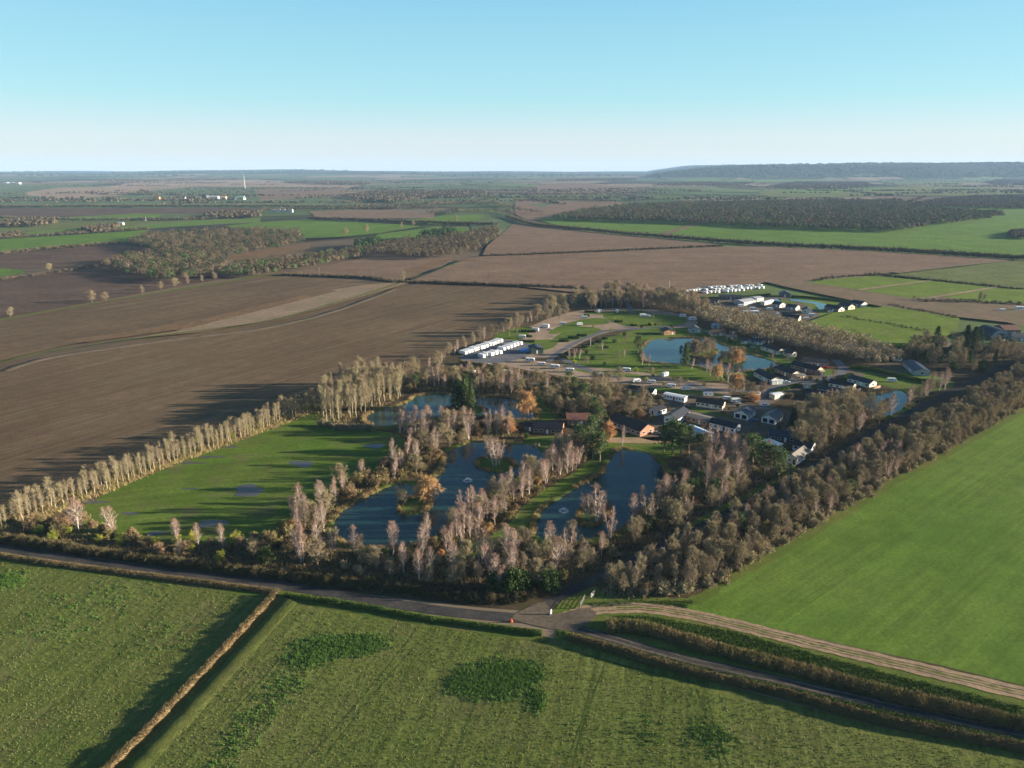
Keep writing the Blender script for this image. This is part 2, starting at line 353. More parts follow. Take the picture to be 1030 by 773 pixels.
# ------------------------------------------------------------------ terrain and land cover
def hgt(x, y):
    d = np.sqrt(x * x + y * y)
    t = np.clip((d - 7500) / 4500, 0, 1); t = t * t * (3 - 2 * t)
    h = t * (28 + 19 * np.sin(x / 1900 + 1.3 + y / 5200) + 8 * np.sin(x / 830 + y / 2100) + 5 * np.sin(x / 390 + 2 + y / 900))
    r = np.clip((x - 0.182 * y) / 900, 0, 1); r = r * r * (3 - 2 * r)
    u = np.clip((y - 6700) / 1100, 0, 1); u = u * u * (3 - 2 * u)
    crest = 110 + 0.008 * (x - 1200) + 9 * np.sin(x / 560) + 5 * np.sin(x / 210 + 1) + 3 * np.sin(x / 97 + y / 150)
    left = np.clip((x - 0.182 * y) / 900, 0, 1) ** .6
    return np.maximum(h, u * left * crest)
def terrain():
    ys = np.concatenate([np.linspace(-400, 1200, 9), np.geomspace(1300, 6400, 18), np.linspace(6500, 10000, 60), np.geomspace(10100, 17000, 50)])
    xs = np.sign(np.linspace(-1, 1, 361)) * np.abs(np.linspace(-1, 1, 361)) ** 1.35 * 19000
    X, Y = np.meshgrid(xs, ys); Z = hgt(X, Y)
    V = np.stack([X, Y, Z], -1).reshape(-1, 3); nx = len(xs); ny = len(ys)
    i = (np.arange(ny - 1)[:, None] * nx + np.arange(nx - 1)[None]).ravel()
    Fs = np.stack([i, i + 1, i + nx + 1, i + nx], -1)
    cx, cy, cz = X.ravel()[i], Y.ravel()[i], Z.ravel()[i + 1]
    mi = (((cx > .182 * cy) & (cy > 6900) & (cy < 11000) & (cz > 14)) | (cy > 9300)).astype(int)
    o = mesh_np('ground', V, Fs, [M['land'], M['ridge']], smooth_=True, midx=mi); tag(o, kind='structure')
terrain()

# far fields: (name, material, polygon in photo pixels). Each sheet a little above the one before
far_fields = [
 ('field', 'green_dull', [(0,190),(60,186),(130,187),(118,199),(60,200),(0,198)]),
 ('field', 'tan', [(22,194),(60,189),(110,188),(130,184),(180,182),(260,181),(275,182),(371,185),(348,190),(260,188),(200,188),(160,191),(118,198),(60,200),(30,197)]),
 ('field', 'green_dull', [(0,200.5),(100,200),(160,191),(200,188.5),(262,191),(262,208),(0,209)]),
 ('field', 'plough_far', [(255,190),(348,190),(346,198),(262,201)]),
 ('field', 'green_dull', [(262,202),(336,198),(371,204),(323,208),(262,209)]),
 ('field', 'plough_dark', [(0,210),(262,209.5),(250,216),(140,215),(75,218),(0,219)]),
 ('field', 'green_far', [(68,219),(140,215),(165,216),(158,219),(80,222)]),
 ('field', 'olive', [(0,221),(80,223),(190,222),(262,219),(262,224),(125,231),(60,234),(0,236)]),
 ('field', 'green_far', [(120,229),(190,223),(262,220),(262,222.5),(180,228),(130,232)]),
 ('field', 'green_far', [(25,234),(85,230),(88,233),(30,237)]),
 ('field', 'green_far', [(0,241),(70,237),(150,231.5),(145,242),(60,250),(0,256)]),
 ('field', 'plough_dark', [(0,256),(60,251),(110,246),(160,250),(120,268),(60,270),(0,271)]),
 ('field', 'green_far', [(0,270.5),(22,272),(25,275),(0,279)]),
 ('field', 'plough_dark', [(0,283),(60,275),(100,268),(230,276),(225,281),(101,303),(0,321)]),
 ('field', 'green_far', [(225,228),(260,224),(308,221),(400,226),(425,228),(380,235),(340,239),(300,240),(260,234)]),
 ('field', 'green_far', [(370,241),(381,236),(437,229),(470,229),(474,233),(420,244),(386,245)]),
 ('field', 'green_far', [(401,223),(447,217),(487,217),(480,222),(442,226.5)]),
 ('field', 'green_dull', [(472,227),(500,220),(515,226),(514,234),(502,237),(478,236)]),
 ('field', 'olive', [(460,210),(500,211),(497,214),(462,213)]),
 ('field', 'tan', [(427,207),(437,202.5),(495,198),(487,203)]),
 ('field', 'green_dull', [(415,202),(437,198),(520,196),(530,203),(490,206)]),
 ('field', 'plough_far', [(310,213),(375,211),(437,214),(437,220),(320,220)]),
 ('field', 'plough_far', [(540,186),(575,184),(625,188),(610,196),(540,196)]),
 ('field', 'olive', [(515,196),(600,197),(590,201),(520,202)]),
 ('field', 'plough_far', [(518,202),(620,203),(640,207),(555,220),(535,224),(518,216)]),
 ('field', 'green_dull', [(530,206),(560,205),(545,209)]),
 ('field', 'green_far', [(680,178),(760,178),(860,178),(860,180.5),(770,184),(690,183)]),
 ('field', 'green_dull', [(880,180),(930,179),(1000,181),(960,186),(890,186)]),
 ('field', 'olive', [(770,190),(870,189),(960,187),(1030,191),(1030,197),(900,197),(820,199),(760,198)]),
 ('field', 'green_far', [(780,192),(880,189),(890,191),(800,196)]),
 ('field', 'green_far', [(540,222),(560,217),(770,226),(904,230),(947,224),(1012,215),(1000,212),(915,211),(925,207),(1030,209),(1030,261),(900,253),(770,247),(651,237.5),(593,232),(560,227)]),
 ('field', 'plough_far', [(485,258),(490,248),(505,236),(516,226),(540,229),(593,234.5),(651,240),(727,247)]),
 ('field', 'plough_far', [(405,285),(430,272),(462,262),(485,259),(727,249),(770,249),(900,255),(1020,262),(911,275),(846,279.5),(770,285),(700,300),(620,300),(520,289),(437,286)]),
 ('field', 'orange', [(228,258),(262,252),(313,246),(311,252),(262,261),(232,264)]),
 ('field', 'plough_far', [(283,277),(374,259),(454,261),(456,265),(411,281),(396,284),(369,280)]),
 ('field', 'orange', [(398,279),(405,273),(443,262),(456,262),(425,275),(409,281)]),
 ('field', 'scrub_pale', [(176,335),(260,310),(368,285),(411,286),(321,312),(260,326),(200,336),(130,343)]),
 ('field', 'plough', [(0,324),(101,306),(260,280),(285,279),(396,285.5),(368,288),(320,295),(260,312),(200,327),(150,336),(60,350),(0,366)]),
 ('field', 'orange', [(60,346),(150,332),(200,324),(260,309),(330,293),(340,294),(262,314),(190,332),(90,346)]),
 ('field', 'olive', [(900,278),(1012,264),(1030,263),(1030,293),(940,284)]),
 ('field', 'scrub', [(770,285),(860,278),(880,280),(1000,306),(1030,308),(1030,330),(1012,326),(947,319),(891,311),(790,290)]),
 ('field', 'paddock', [(810,285),(853,281),(879,279),(934,284),(863,293)]),
 ('field', 'paddock', [(866,294),(937,284.3),(1005,290),(944,300),(924,303)]),
 ('field', 'paddock', [(947,300),(1007,290.3),(1030,293),(1030,307),(985,305)]),
 ('field', 'paddock', [(800,330),(840,316),(893,310),(965,322),(962,334),(945,345),(915,352),(880,350),(850,340)]),
]
z = 0.10
for nme, mt, poly in far_fields:
    sheet(nme, P2(poly), z, M[mt]); z += 0.03
# the big ploughed field and the fields round the lakes
near_fields = [
 ('field', 'plough', [(0,368),(50,357),(151,341),(260,327),(321,312),(395,288),(411,286),(520,288.5),(605,293),(620,300),(600,330),(520,360),(440,380),(380,415),(200,470),(60,520),(0,545)], 0.02),
 ('field', 'green', [(660,612),(690,606),(1030,400),(1160,330),(1500,420),(1500,760),(1030,690),(940,668),(855,650),(772,631),(720,621)], 0.03),
 ('field', 'crop', [(-250,515),(0,560),(100,573),(200,585),(276,596),(108,775),(0,900),(-500,900)], 0.02),
 ('field', 'crop', [(284,600),(400,616),(540,638),(700,682),(888,732),(1030,758),(1300,800),(1300,1000),(100,1000),(122,775)], 0.02),
 ('woodland_floor', 'litter', [(0,545),(60,520),(160,480),(320,412),(400,382),(470,350),(548,318),(600,295),(640,293),(760,318),(870,342),(905,352),(1030,345),(1030,412),(886,492),(717,594),(690,608),(600,612),(560,617),(480,611),(350,596),(200,576),(0,548)], 0.05),
 ('meadow', 'meadow', [(60,538),(85,508),(110,495),(175,468),(262,436),(318,414),(345,427),(375,433),(402,437),(412,447),(400,466),(372,476),(334,500),(300,520),(270,545),(200,548),(120,545)], 0.07),
]
for nme, mt, poly, zz in near_fields: sheet(nme, P2(poly), zz, M[mt])
park = [
 ('lawn', 'meadow', [(560,372),(600,345),(640,332),(700,330),(760,345),(800,360),(790,372),(740,382),(690,382),(600,372)], 0.08),
 ('gravel_pitches', 'gravel', [(500,348),(520,335),(560,318),(600,311),(660,312),(700,322),(690,330),(640,330),(600,338),(560,358),(530,360)], 0.085),
 ('lawn', 'meadow', [(555,342),(575,330),(600,330),(603,335),(580,342),(562,345)], 0.09),
 ('lawn', 'meadow', [(607,317),(650,316),(690,320),(680,329),(640,329),(618,325)], 0.09),
 ('lawn', 'meadow', [(497,338),(520,330),(535,330),(525,342),(505,343)], 0.09),
 ('gravel_pitches', 'gravel', [(575,368),(640,374),(700,384),(735,388),(730,400),(690,398),(640,388),(560,378),(500,366),(510,360),(560,366)], 0.092),
 ('gravel_pitches', 'mud', [(440,372),(520,374),(640,394),(720,404),(790,412),(800,430),(790,445),(740,440),(700,428),(640,418),(560,392),(440,384)], 0.094),
 ('gravel_pitches', 'mud', [(640,412),(700,420),(790,432),(800,447),(760,450),(700,445),(640,440)], 0.096),
 ('gravel_pitches', 'mud', [(690,303),(770,297),(800,302),(850,312),(830,325),(760,322),(700,312)], 0.098),
 ('lawn', 'meadow', [(590,314.5),(640,313),(656,315.5),(640,317),(600,317)], 0.093),
 ('lawn', 'meadow', [(528,344),(560,342),(556,350),(537,353)], 0.0935),
 ('lawn', 'meadow', [(552,334),(575,324),(604,320),(612,326),(585,328),(560,336)], 0.094),
 ('lawn', 'meadow', [(575,371),(640,377),(650,381),(600,377)], 0.0955),
 ('lawn', 'meadow', [(655,390),(700,393),(730,398),(700,398),(660,394)], 0.0957),
 ('lawn', 'meadow', [(692,409),(730,417),(760,423),(735,421),(700,414)], 0.0985),
 ('lawn', 'meadow', [(755,303),(790,302),(800,306),(770,306)], 0.0987),
 ('storage_yard', 'tarmac', [(462,360),(500,342),(530,346),(545,350),(520,362),(490,366)], 0.10),
 ('gravel_pitches', 'mud', [(750,395),(790,378),(850,372),(870,378),(830,385),(800,395),(770,408)], 0.10),
 ('lawn', 'meadow', [(815,372),(835,372),(850,376),(835,380)], 0.104),
 ('lawn', 'meadow', [(745,352),(790,360),(800,368),(775,366)], 0.104),
 ('lawn', 'paddock', [(795,298),(840,303),(870,307),(890,309),(850,322),(815,325),(825,315)], 0.106),
 ('lawn', 'meadow', [(533,440),(600,440),(600,452),(570,470),(552,462),(545,452),(530,446)], 0.09),
 ('lawn', 'meadow', [(500,405),(540,398),(560,402),(560,420),(545,424),(535,414)], 0.09),
 ('lawn', 'meadow', [(600,438),(670,440),(690,450),(670,462),(655,454),(628,450),(612,452)], 0.09),
 ('gravel_pitches', 'sand', [(598,441),(640,440.5),(675,440),(675,446),(640,446),(598,445)], 0.096),
 ('lawn', 'meadow', [(690,530),(720,512),(760,492),(800,472),(770,495),(720,522),(690,538)], 0.09),
 ('lawn', 'meadow', [(850,372),(905,372),(960,385),(930,395),(880,386)], 0.09),
 ('gravel_pitches', 'mud', [(875,368),(905,366),(912,374),(885,378)], 0.10),
]
for nme, mt, poly, zz in park: sheet(nme, P2(poly), zz, M[mt], sm=3)

# ponds
PONDS = [
 [(367,419),(380,413),(396,409),(409,405),(418,399),(440,396),(460,398),(480,400),(510,400),(528,407),(540,421),(520,423),(490,418),(460,420),(430,422),(405,428),(385,430),(370,427)],
 [(334,527),(343,514),(374,497),(401,486),(420,488),(440,478),(447,465),(445,455),(460,450),(471,445),(480,444),(492,445),(512,446),(536,448),(545,454),(551,464),(545,474),(525,478),(505,492),(485,500),(470,512),(455,525),(440,540),(415,550),(380,552),(350,548),(336,540)],
 [(619,454),(629,452),(651,456),(662,464),(671,478),(664,492),(655,505),(640,520),(628,532),(610,540),(580,545),(550,545),(537,538),(538,525),(545,512),(558,504),(578,491),(603,478),(610,466)],
 [(648,348),(656,342),(683,340),(705,341),(724,346),(747,355),(767,360),(784,367),(775,372),(755,373),(736,376),(724,375),(705,370),(685,367),(664,366),(650,364),(645,355)],
 [(850,407),(864,401),(884,396),(905,393),(917,402),(905,415),(888,419),(870,412)],
 [(796,300.5),(809,302),(830,306),(831,310),(824,311.5),(818,306),(796,302.5)],
 [(778,301),(785,301),(785,304),(779,304)],
]
ISLES = [
 [(479,468),(484,462),(500,461),(515,464),(518,469),(508,474),(490,474)],
 [(401,512),(408,503),(425,499),(434,503),(430,512),(415,518),(404,517)],
 [(581,522),(586,510),(600,505),(612,510),(610,521),(598,529),(585,528)],
 [(690,353),(700,350),(715,350),(722,354),(712,359),(697,359)],
 [(724,361),(733,357),(746,359),(748,363),(737,366),(726,365)],
 [(448,412),(462,409),(482,410),(488,413),(478,416),(455,416)],
]
for p in PONDS: sheet('pond_water', P2(p), 0.12, M['water'], sm=5)
for p in ISLES: sheet('island', P2(p), 0.20, M['verge'], sm=5)
# grassy banks round the ponds: a raised rim with a real slope
def bank(px, out=2.2, inn=0.9, name='pond_bank', mat='verge'):
    c = smooth(P2(px), 5); n = len(c); ctr = np.mean(c, 0); V = []; Fs = []
    area = sum(c[i][0] * c[(i + 1) % n][1] - c[(i + 1) % n][0] * c[i][1] for i in range(n)); s = 1 if area > 0 else -1
    r = np.random.default_rng(n)
    for i in range(n):
        d = c[(i + 1) % n] - c[i - 1]; d /= np.linalg.norm(d) + 1e-9; nn = np.array([d[1], -d[0]]) * s
        k = r.uniform(0.7, 1.3)
        V += [(*(c[i] - nn * inn * k), 0.08), (*(c[i] + nn * 0.3), 0.45 * k), (*(c[i] + nn * out * k), 0.06)]
    for i in range(n):
        j = (i + 1) % n
        for a in range(2): Fs.append((3 * i + a, 3 * i + a + 1, 3 * j + a + 1, 3 * j + a))
    tag(mesh_np(name, V, Fs, M[mat]), kind='structure')
for p in PONDS[:5]: bank(p)
for p in ISLES: bank(p, inn=0.0, out=0.9)

# puddles in the meadow
def blob(px, py, a, b, seed, ang=0.0):
    c = at(px, py); r = np.random.default_rng(seed); n = 14; ph = r.uniform(0, 6, 3); out = []
    for i in range(n):
        t = 2 * math.pi * i / n; k = 1 + .22 * math.sin(2 * t + ph[0]) + .15 * math.sin(3 * t + ph[1]) + .1 * math.sin(5 * t + ph[2])
        x, y = a * k * math.cos(t), b * k * math.sin(t)
        out.append((c.x + x * math.cos(ang) - y * math.sin(ang), c.y + x * math.sin(ang) + y * math.cos(ang)))
    return out
for i, (px, py, a, b, an) in enumerate([(250,494,5.5,4.5,0),(304,467,4.5,3,0),(192,466,5,1.3,.7),(212,460,5,1.3,.6),(232,450,3.2,1.3,.6),(377,449,5,2,0),(90,505,6,1.5,.7),(73,515,4,1.5,.7),
                                        (132,517,2.5,1,0),(213,527,6,2,1.2),(156,537,3,1.3,0),(191,492,2.5,.8,0)]):
    sheet('puddle_water', blob(px, py, a, b, i), 0.10, M['puddle'], sm=3)

# roads and tracks
ROAD_W = [(-150,520),(0,552),(100,567),(200,580),(300,592),(366,603),(432,613),(485,619),(531,623),(560,628)]
ROAD_E = [(540,625),(573,631),(616,643),(691,664),(789,686),(905,713),(1030,739),(1200,775)]
LANE = [(534,620),(564,600),(597,583),(640,562),(690,538),(740,512),(785,488),(815,472),(850,452),(883,433),(910,418),(950,398),(1030,358)]
SAND = [(548,627),(570,622),(590,615),(620,612),(649,612),(691,618),(732,627),(800,644),(855,657),(937,676),(1030,698),(1200,735)]
strip('road', ROAD_W, 3.8, 0.110, M['asphalt'])
strip('road', ROAD_E, 3.2, 0.114, M['asphalt'], wob=0.1)
strip('lane', LANE, 3.6, 0.118, M['asphalt'])
strip('sandy_track', SAND, 4.6, 0.122, M['sand'], wob=0.12)
def offset_strip(name, px, off, w_, z, mat, wob=.5):
    path = np.array(smooth(P2(px), 14, False)); d = np.gradient(path, axis=0); d /= np.linalg.norm(d, axis=1)[:, None]; q = path + np.c_[-d[:, 1], d[:, 0]] * (off + .12 * np.sin(np.arange(len(path)) * .7))[:, None]
    L, Rr = strip_pts(list(q), w_, wob, int(z * 1e4)); V = [v for a, b in zip(L, Rr) for v in ((*a, z), (*b, z))]
    tag(mesh_np(name, V, [(2 * i, 2 * i + 1, 2 * i + 3, 2 * i + 2) for i in range(len(L) - 1)], mat), kind='structure')
offset_strip('grass_crown', SAND[3:], 0, .55, .128, M['verge'], .8)
for o_ in (-.95, .95): offset_strip('wheel_rut', SAND[1:], o_, .42, .130 + o_ * .001, M['mud'])
for o_ in (-.8, .8): offset_strip('wheel_rut', ROAD_E, o_, .5, .132 + o_ * .001, M['mud'])
sheet('junction', smooth(P2([(515,622),(530,612),(548,606),(556,618),(570,616),(590,612),(600,620),(580,634),(560,634),(535,629)]), 3), 0.126, M['mud'])
sheet('verge', P2([(560,629),(585,622),(620,617),(691,623),(800,649),(855,662),(1030,704),(1200,742),(1200,790),(1030,757),(888,730),(789,703),(691,680),(616,658),(565,642)]), 0.04, M['verge'])
sheet('verge', P2([(553,617),(566,604),(598,590),(612,599),(640,603),(640,608),(600,612),(575,619)]), 0.085, M['verge'])
strip('site_road', [(552,364),(560,356),(579,345),(595,338),(609,333.5),(624,332),(656,330),(672,329),(690,327)], 4.0, 0.112, M['tarmac'])
strip('site_road', [(636,316),(632,307),(628,299),(626,295)], 4.0, 0.116, M['tarmac'])
strip('site_road', [(563,360),(590,372),(620,380)], 5, 0.117, M['tarmac'])
strip('site_road', [(690,386),(715,392),(750,394),(765,400),(770,412)], 5, 0.115, M['tarmac'])
strip('site_road', [(760,400),(790,388),(825,383),(848,373),(840,362)], 5, 0.119, M['tarmac'])
strip('site_lane', [(440,376),(520,384),(600,396),(653,405),(696,416),(735,426),(790,440)], 6, 0.113, M['mud'])
strip('grass_path', [(455,563),(480,552),(505,540),(525,524),(538,508),(560,492),(585,477),(602,462),(610,450)], 6, 0.10, M['meadow'], wob=0.1)
strip('footpath', [(0,323),(101,305.5),(260,279),(284,277.5)], 6, 0.9, M['verge'])
strip('footpath', [(0,368),(50,356),(151,341),(260,326.5),(321,311.5),(400,287),(470,262)], 2.2, 1.6, M['verge'], wob=.4)
strip('footpath', [(663,238),(704,225)], 14, 1.6, M['plough_far'])
strip('footpath', [(863,293.5),(936,284)], 4, 1.7, M['tan'])
strip('footpath', [(924,303),(945,300),(1006,290)], 4, 1.72, M['tan'])
strip('footpath', [(900,276),(950,270),(1012,263.5)], 10, 1.7, M['scrub'])
strip('verge', [(-150,529),(0,560),(100,575),(200,588),(276,597),(300,602),(432,624),(544,641)], 4.5, 0.06, M['verge'], wob=0.15)
strip('verge', [(560,637),(616,651),(691,672),(789,694),(905,722),(1030,749),(1200,790)], 5.5, 0.06, M['verge'], wob=0.15)
strip('verge', [(600,624),(650,624),(691,632),(732,642),(800,660),(905,690),(1030,718),(1200,760)], 9, 0.06, M['verge'], wob=0.15)
strip('verge', [(590,606),(640,604),(700,604),(740,577),(800,546),(886,493),(977,443),(1030,412),(1120,365)], 3.5, 0.09, M['verge'], wob=0.3)

for k, q in enumerate([(775,634),(880,655),(990,680)]):
    c = at(*q); dx, dy = math.cos(ROWR), math.sin(ROWR)
    for o_ in (0, 1.9):
        L, Rr = strip_pts([(c.x + dx * t - dy * o_ + dx * 6, c.y + dy * t + dx * o_ + dy * 6) for t in np.arange(0, 330, 3.)], .30, .8, k); V = [v for a, b in zip(L, Rr) for v in ((*a, .036), (*b, .036))]
        tag(mesh_np('wheel_rut', V, [(2 * i, 2 * i + 1, 2 * i + 3, 2 * i + 2) for i in range(len(L) - 1)], M['green_rut']), kind='structure')
for k, (a, b) in enumerate([((20,773),(175,600)), ((62,773),(235,598)), ((-60,700),(60,580)), ((300,773),(420,632)), ((318,773),(432,634)), ((560,790),(600,668)), ((572,790),(608,669)), ((730,800),(700,692)), ((744,800),(710,694)), ((180,773),(300,640)), ((450,790),(500,655))]):
    mid = ((a[0] + b[0]) / 2 + (4 if k % 2 else -3), (a[1] + b[1]) / 2); strip('wheel_rut', [a, mid, b], .38, .03 + .001 * k, M['track'], wob=.5, n=30)
strip('headland_track', [(300,604),(420,622),(540,646),(620,668),(700,688)], .5, .045, M['track'], wob=.5, n=30)
# ------------------------------------------------------------------ plants
def unit(v): return v / (np.linalg.norm(v, axis=-1, keepdims=True) + 1e-9)
def tri_twigs(P, D, L, W, r):
    """thin triangles from P along D"""
    n = len(P); s = unit(np.cross(D, r.normal(size=(n, 3)))); W = np.asarray(W).reshape(-1, 1) * np.ones((n, 1))
    V = np.stack([P - s * W, P + s * W, P + D * np.asarray(L).reshape(-1, 1)], 1).reshape(-1, 3)
    return V, np.arange(3 * n).reshape(-1, 3)
def leaf_quads(P, S, r, flatten=1.0):
    n = len(P); a = unit(r.normal(size=(n, 3)) * [1, 1, flatten]); b = unit(np.cross(a, r.normal(size=(n, 3))))
    S = np.asarray(S).reshape(-1, 1)
    V = np.stack([P - a * S - b * S * .6, P + a * S - b * S * .5, P + a * S * .8 + b * S * .6, P - a * S * .9 + b * S * .5], 1).reshape(-1, 3)
    return V, np.arange(4 * n).reshape(-1, 4)
def tubes(segs, nside):
    """segments (p0, p1, r0, r1) -> mesh arrays"""
    p0 = np.array([s[0] for s in segs]); p1 = np.array([s[1] for s in segs]); r0 = np.array([s[2] for s in segs])[:, None]; r1 = np.array([s[3] for s in segs])[:, None]
    d = unit(p1 - p0); ref = np.where(np.abs(d[:, 2:3]) > .9, [[1., 0, 0]], [[0, 0, 1.]]); u = unit(np.cross(d, ref)); v = np.cross(d, u)
    V = []
    for p, rr in ((p0, r0), (p1, r1)):
        for i in range(nside):
            a = 2 * math.pi * i / nside; V.append(p + (u * math.cos(a) + v * math.sin(a)) * rr)
    V = np.stack(V, 1).reshape(-1, 3); n = len(segs); b = (np.arange(n) * 2 * nside)[:, None]; Fs = []
    for i in range(nside):
        j = (i + 1) % nside; Fs.append(np.concatenate([b + i, b + j, b + j + nside, b + i + nside], 1))
    return V, np.concatenate(Fs, 0)
def grow(seed, H, rad, h0, nb, prof, tilt, tr, nsub=6, ntw=9, twl=0.9, tww=0.03, droop=0.0, stems=1, wob=0.04, ends=False):
    """a bare tree: stem segments, branch segments, twig triangles (or branch-end points)"""
    r = np.random.default_rng(seed); big = []; small = []; TP = []; TD = []
    for s in range(stems):
        lean = r.normal(size=2) * (0.02 if stems == 1 else 0.10); base = np.array([0, 0, 0.]) if stems == 1 else np.array([*(r.normal(size=2) * rad * 0.12), 0])
        Hs = H * (1 if s == 0 else r.uniform(0.75, 0.98)); K = 7; pts = []
        for k in range(K + 1):
            t = k / K; pts.append(base + np.array([lean[0] * t * Hs + r.normal() * wob * rad * (t > 0), lean[1] * t * Hs + r.normal() * wob * rad * (t > 0), t * Hs * 0.97 - (0.3 if k == 0 else 0)]))
        trs = tr * (1 if s == 0 else 0.75)
        for k in range(K): big.append((pts[k], pts[k + 1], trs * (1 - k / K) ** 0.8 + 0.02, trs * (1 - (k + 1) / K) ** 0.8 + 0.02))
        for b in range(nb // stems):
            t = h0 + (1 - h0) * ((b + r.uniform(0, 1)) / (nb // stems)); t = min(t, 0.97)
            q = t * K; k = int(q); p = pts[k] + (pts[min(k + 1, K)] - pts[k]) * (q - k)
            L = rad * prof((t - h0) / (1 - h0)) * r.uniform(0.75, 1.15) * (1 if stems == 1 else 0.75)
            az = b * 2.4 + r.uniform(-.5, .5) + s; el = tilt(t) + r.normal() * 0.12
            d = np.array([math.cos(az) * math.cos(el), math.sin(az) * math.cos(el), math.sin(el)])
            a = p.copy(); nseg = 4; rb = max(0.03, trs * 0.42 * (1 - t) + 0.035); bp = [a]
            for j in range(nseg):
                d = unit(d + r.normal(size=3) * 0.12 + np.array([0, 0, 0.10 - droop * (j / nseg)])); c = a + d * L / nseg
                small.append((a, c, rb * (1 - j / nseg) + .012, rb * (1 - (j + 1) / nseg) + .012)); a = c; bp.append(a)
            for j in range(nsub):
                tt = r.uniform(0.25, 1.0) * nseg; jj = min(int(tt), nseg - 1); p2 = bp[jj] + (bp[jj + 1] - bp[jj]) * (tt - jj)
                d2 = unit(d * 0.7 + r.normal(size=3) * 0.65 + np.array([0, 0, 0.25 - droop])); L2 = L * r.uniform(0.22, 0.42) + 0.2
                c2 = p2 + d2 * L2; small.append((p2, c2, 0.022, 0.010))
                u = r.uniform(0.15, 1.0, ntw)[:, None]; TP.append(p2 + (c2 - p2) * u)
                TD.append(unit(d2 * 0.8 + r.normal(size=(ntw, 3)) * 0.6 + np.array([0, 0, 0.40 - droop * 1.7])))
    TP = np.concatenate(TP); TD = np.concatenate(TD)
    return big, small, TP, TD, r
PROTO = {}
def make_proto(kind, i, H, big, small, crownV, crownF, bark, leafmat, k=3):
    Vb, Fb = tubes(big, 6); Vs, Fs = tubes(small, 3); V = np.concatenate([Vb, Vs]); Fc = np.concatenate([Fb, Fs + len(Vb)])
    return (kind, H, V, Fc, crownV, crownF, bark, leafmat)
DATA = {}
def add_proto(key, item):
    DATA.setdefault(key, []).append(item)
def dome(t): return math.sin(math.pi * min(1, 0.18 + 0.82 * t) ** 0.85) ** 0.7 * 0.95 + 0.12
for i in range(6):       # birch: upright stem, fine ascending crown
    H = [13, 12, 14, 11.5, 12.5, 13.5][i]
    g = grow(100 + i, H, 3.0, 0.16, 40, lambda t: (0.15 + 0.95 * math.sin(math.pi * (0.18 + 0.80 * t)) ** .8), lambda t: 0.65 + 0.45 * t, 0.22, 8, 7, 0.8, stems=[1, 2, 1, 1, 3, 1][i])
    V, Fc = tri_twigs(g[2], g[3], g[4].uniform(.5, 1.1, len(g[2])), 0.025, g[4]); add_proto('birch', make_proto('birch_tree', i, H, g[0], g[1], V, Fc, M['birch_bark'], M['birch_twig']))
for i in range(6):       # broad bare tree
    H = [10, 9, 11, 8.5, 10, 9.5][i]
    g = grow(200 + i, H, 3.9, 0.18, 34, dome, lambda t: 0.35 + 0.7 * t, 0.18, 8, 13, stems=[1, 1, 2, 1, 3, 1][i])
    V, Fc = tri_twigs(g[2], g[3], g[4].uniform(.5, 1.2, len(g[2])), 0.031, g[4]); add_proto('bare', make_proto('bare_tree', i, H, g[0], g[1], V, Fc, M['bark'], M['bare_twig'] if i % 2 else M['grey_twig']))
for i in range(4):       # slender pale row tree, bare below
    H = [12.5, 11.5, 13, 12][i]
    g = grow(300 + i, H, 3.1, 0.24, 34, lambda t: (0.45 + 0.75 * t) if t < .65 else .94 * (1 - (t - .65) / .35) + .30, lambda t: 0.95 + 0.2 * t, 0.20, 6, 8)
    V, Fc = tri_twigs(g[2], g[3], g[4].uniform(.5, 1.1, len(g[2])), 0.024, g[4]); add_proto('slender', make_proto('slender_tree', i, H, g[0], g[1], V, Fc, M['bark_pale'], M['pale_twig']))
def shrub_proto(seed, H, rad, mat, n=2600, russet=False):
    r = np.random.default_rng(seed); ns = 14; small = []; TP = []; TD = []
    for s in range(ns):
        az = s * 2.4; el = r.uniform(0.5, 1.45); L = H * r.uniform(.7, 1.0) * (0.75 + .25 * math.sin(el)); d = np.array([math.cos(az) * math.cos(el), math.sin(az) * math.cos(el), math.sin(el)]); a = np.array([0, 0, -0.1]); bp = [a]
        for j in range(4):
            d = unit(d + r.normal(size=3) * .15 + [0, 0, .05]); c = a + d * L / 4 * [rad / H * 1.25, rad / H * 1.25, 1]; small.append((a, c, .05 - .01 * j, .04 - .01 * j)); a = c; bp.append(a)
        m = n // ns; u = r.uniform(.2, 1, m) * 4; jj = np.minimum(u.astype(int), 3); bp = np.array(bp); p = bp[jj] + (bp[jj + 1] - bp[jj]) * (u - jj)[:, None]
        off = unit(r.normal(size=(m, 3))) * r.uniform(0, .28, m)[:, None] * rad; p = p + off; p[:, 2] = np.abs(p[:, 2]) + .1; TP.append(p); TD.append(unit(off * 1.5 / rad + r.normal(size=(m, 3)) * .5 + [0, 0, .5]))
    TP = np.concatenate(TP); TD = np.concatenate(TD); V, Fc = tri_twigs(TP, TD, r.uniform(.3, .8, len(TP)), 0.06, r)
    Vs, Fs = tubes(small, 3); return ('shrub', H, Vs, Fs, V, Fc, M['bark'], mat)
for i in range(3): add_proto('shrub', shrub_proto(400 + i, 3.6, 2.3, M['shrub_twig']))
for i in range(2): add_proto('shrub_brown', shrub_proto(410 + i, 3.4, 2.4, M['bare_twig']))
for i in range(2): add_proto('shrub_gold', shrub_proto(420 + i, 3.2, 2.0, M['gold'], 900))
for i in range(2): add_proto('shrub_russet', shrub_proto(430 + i, 3.4, 2.5, M['russet'], 2000))
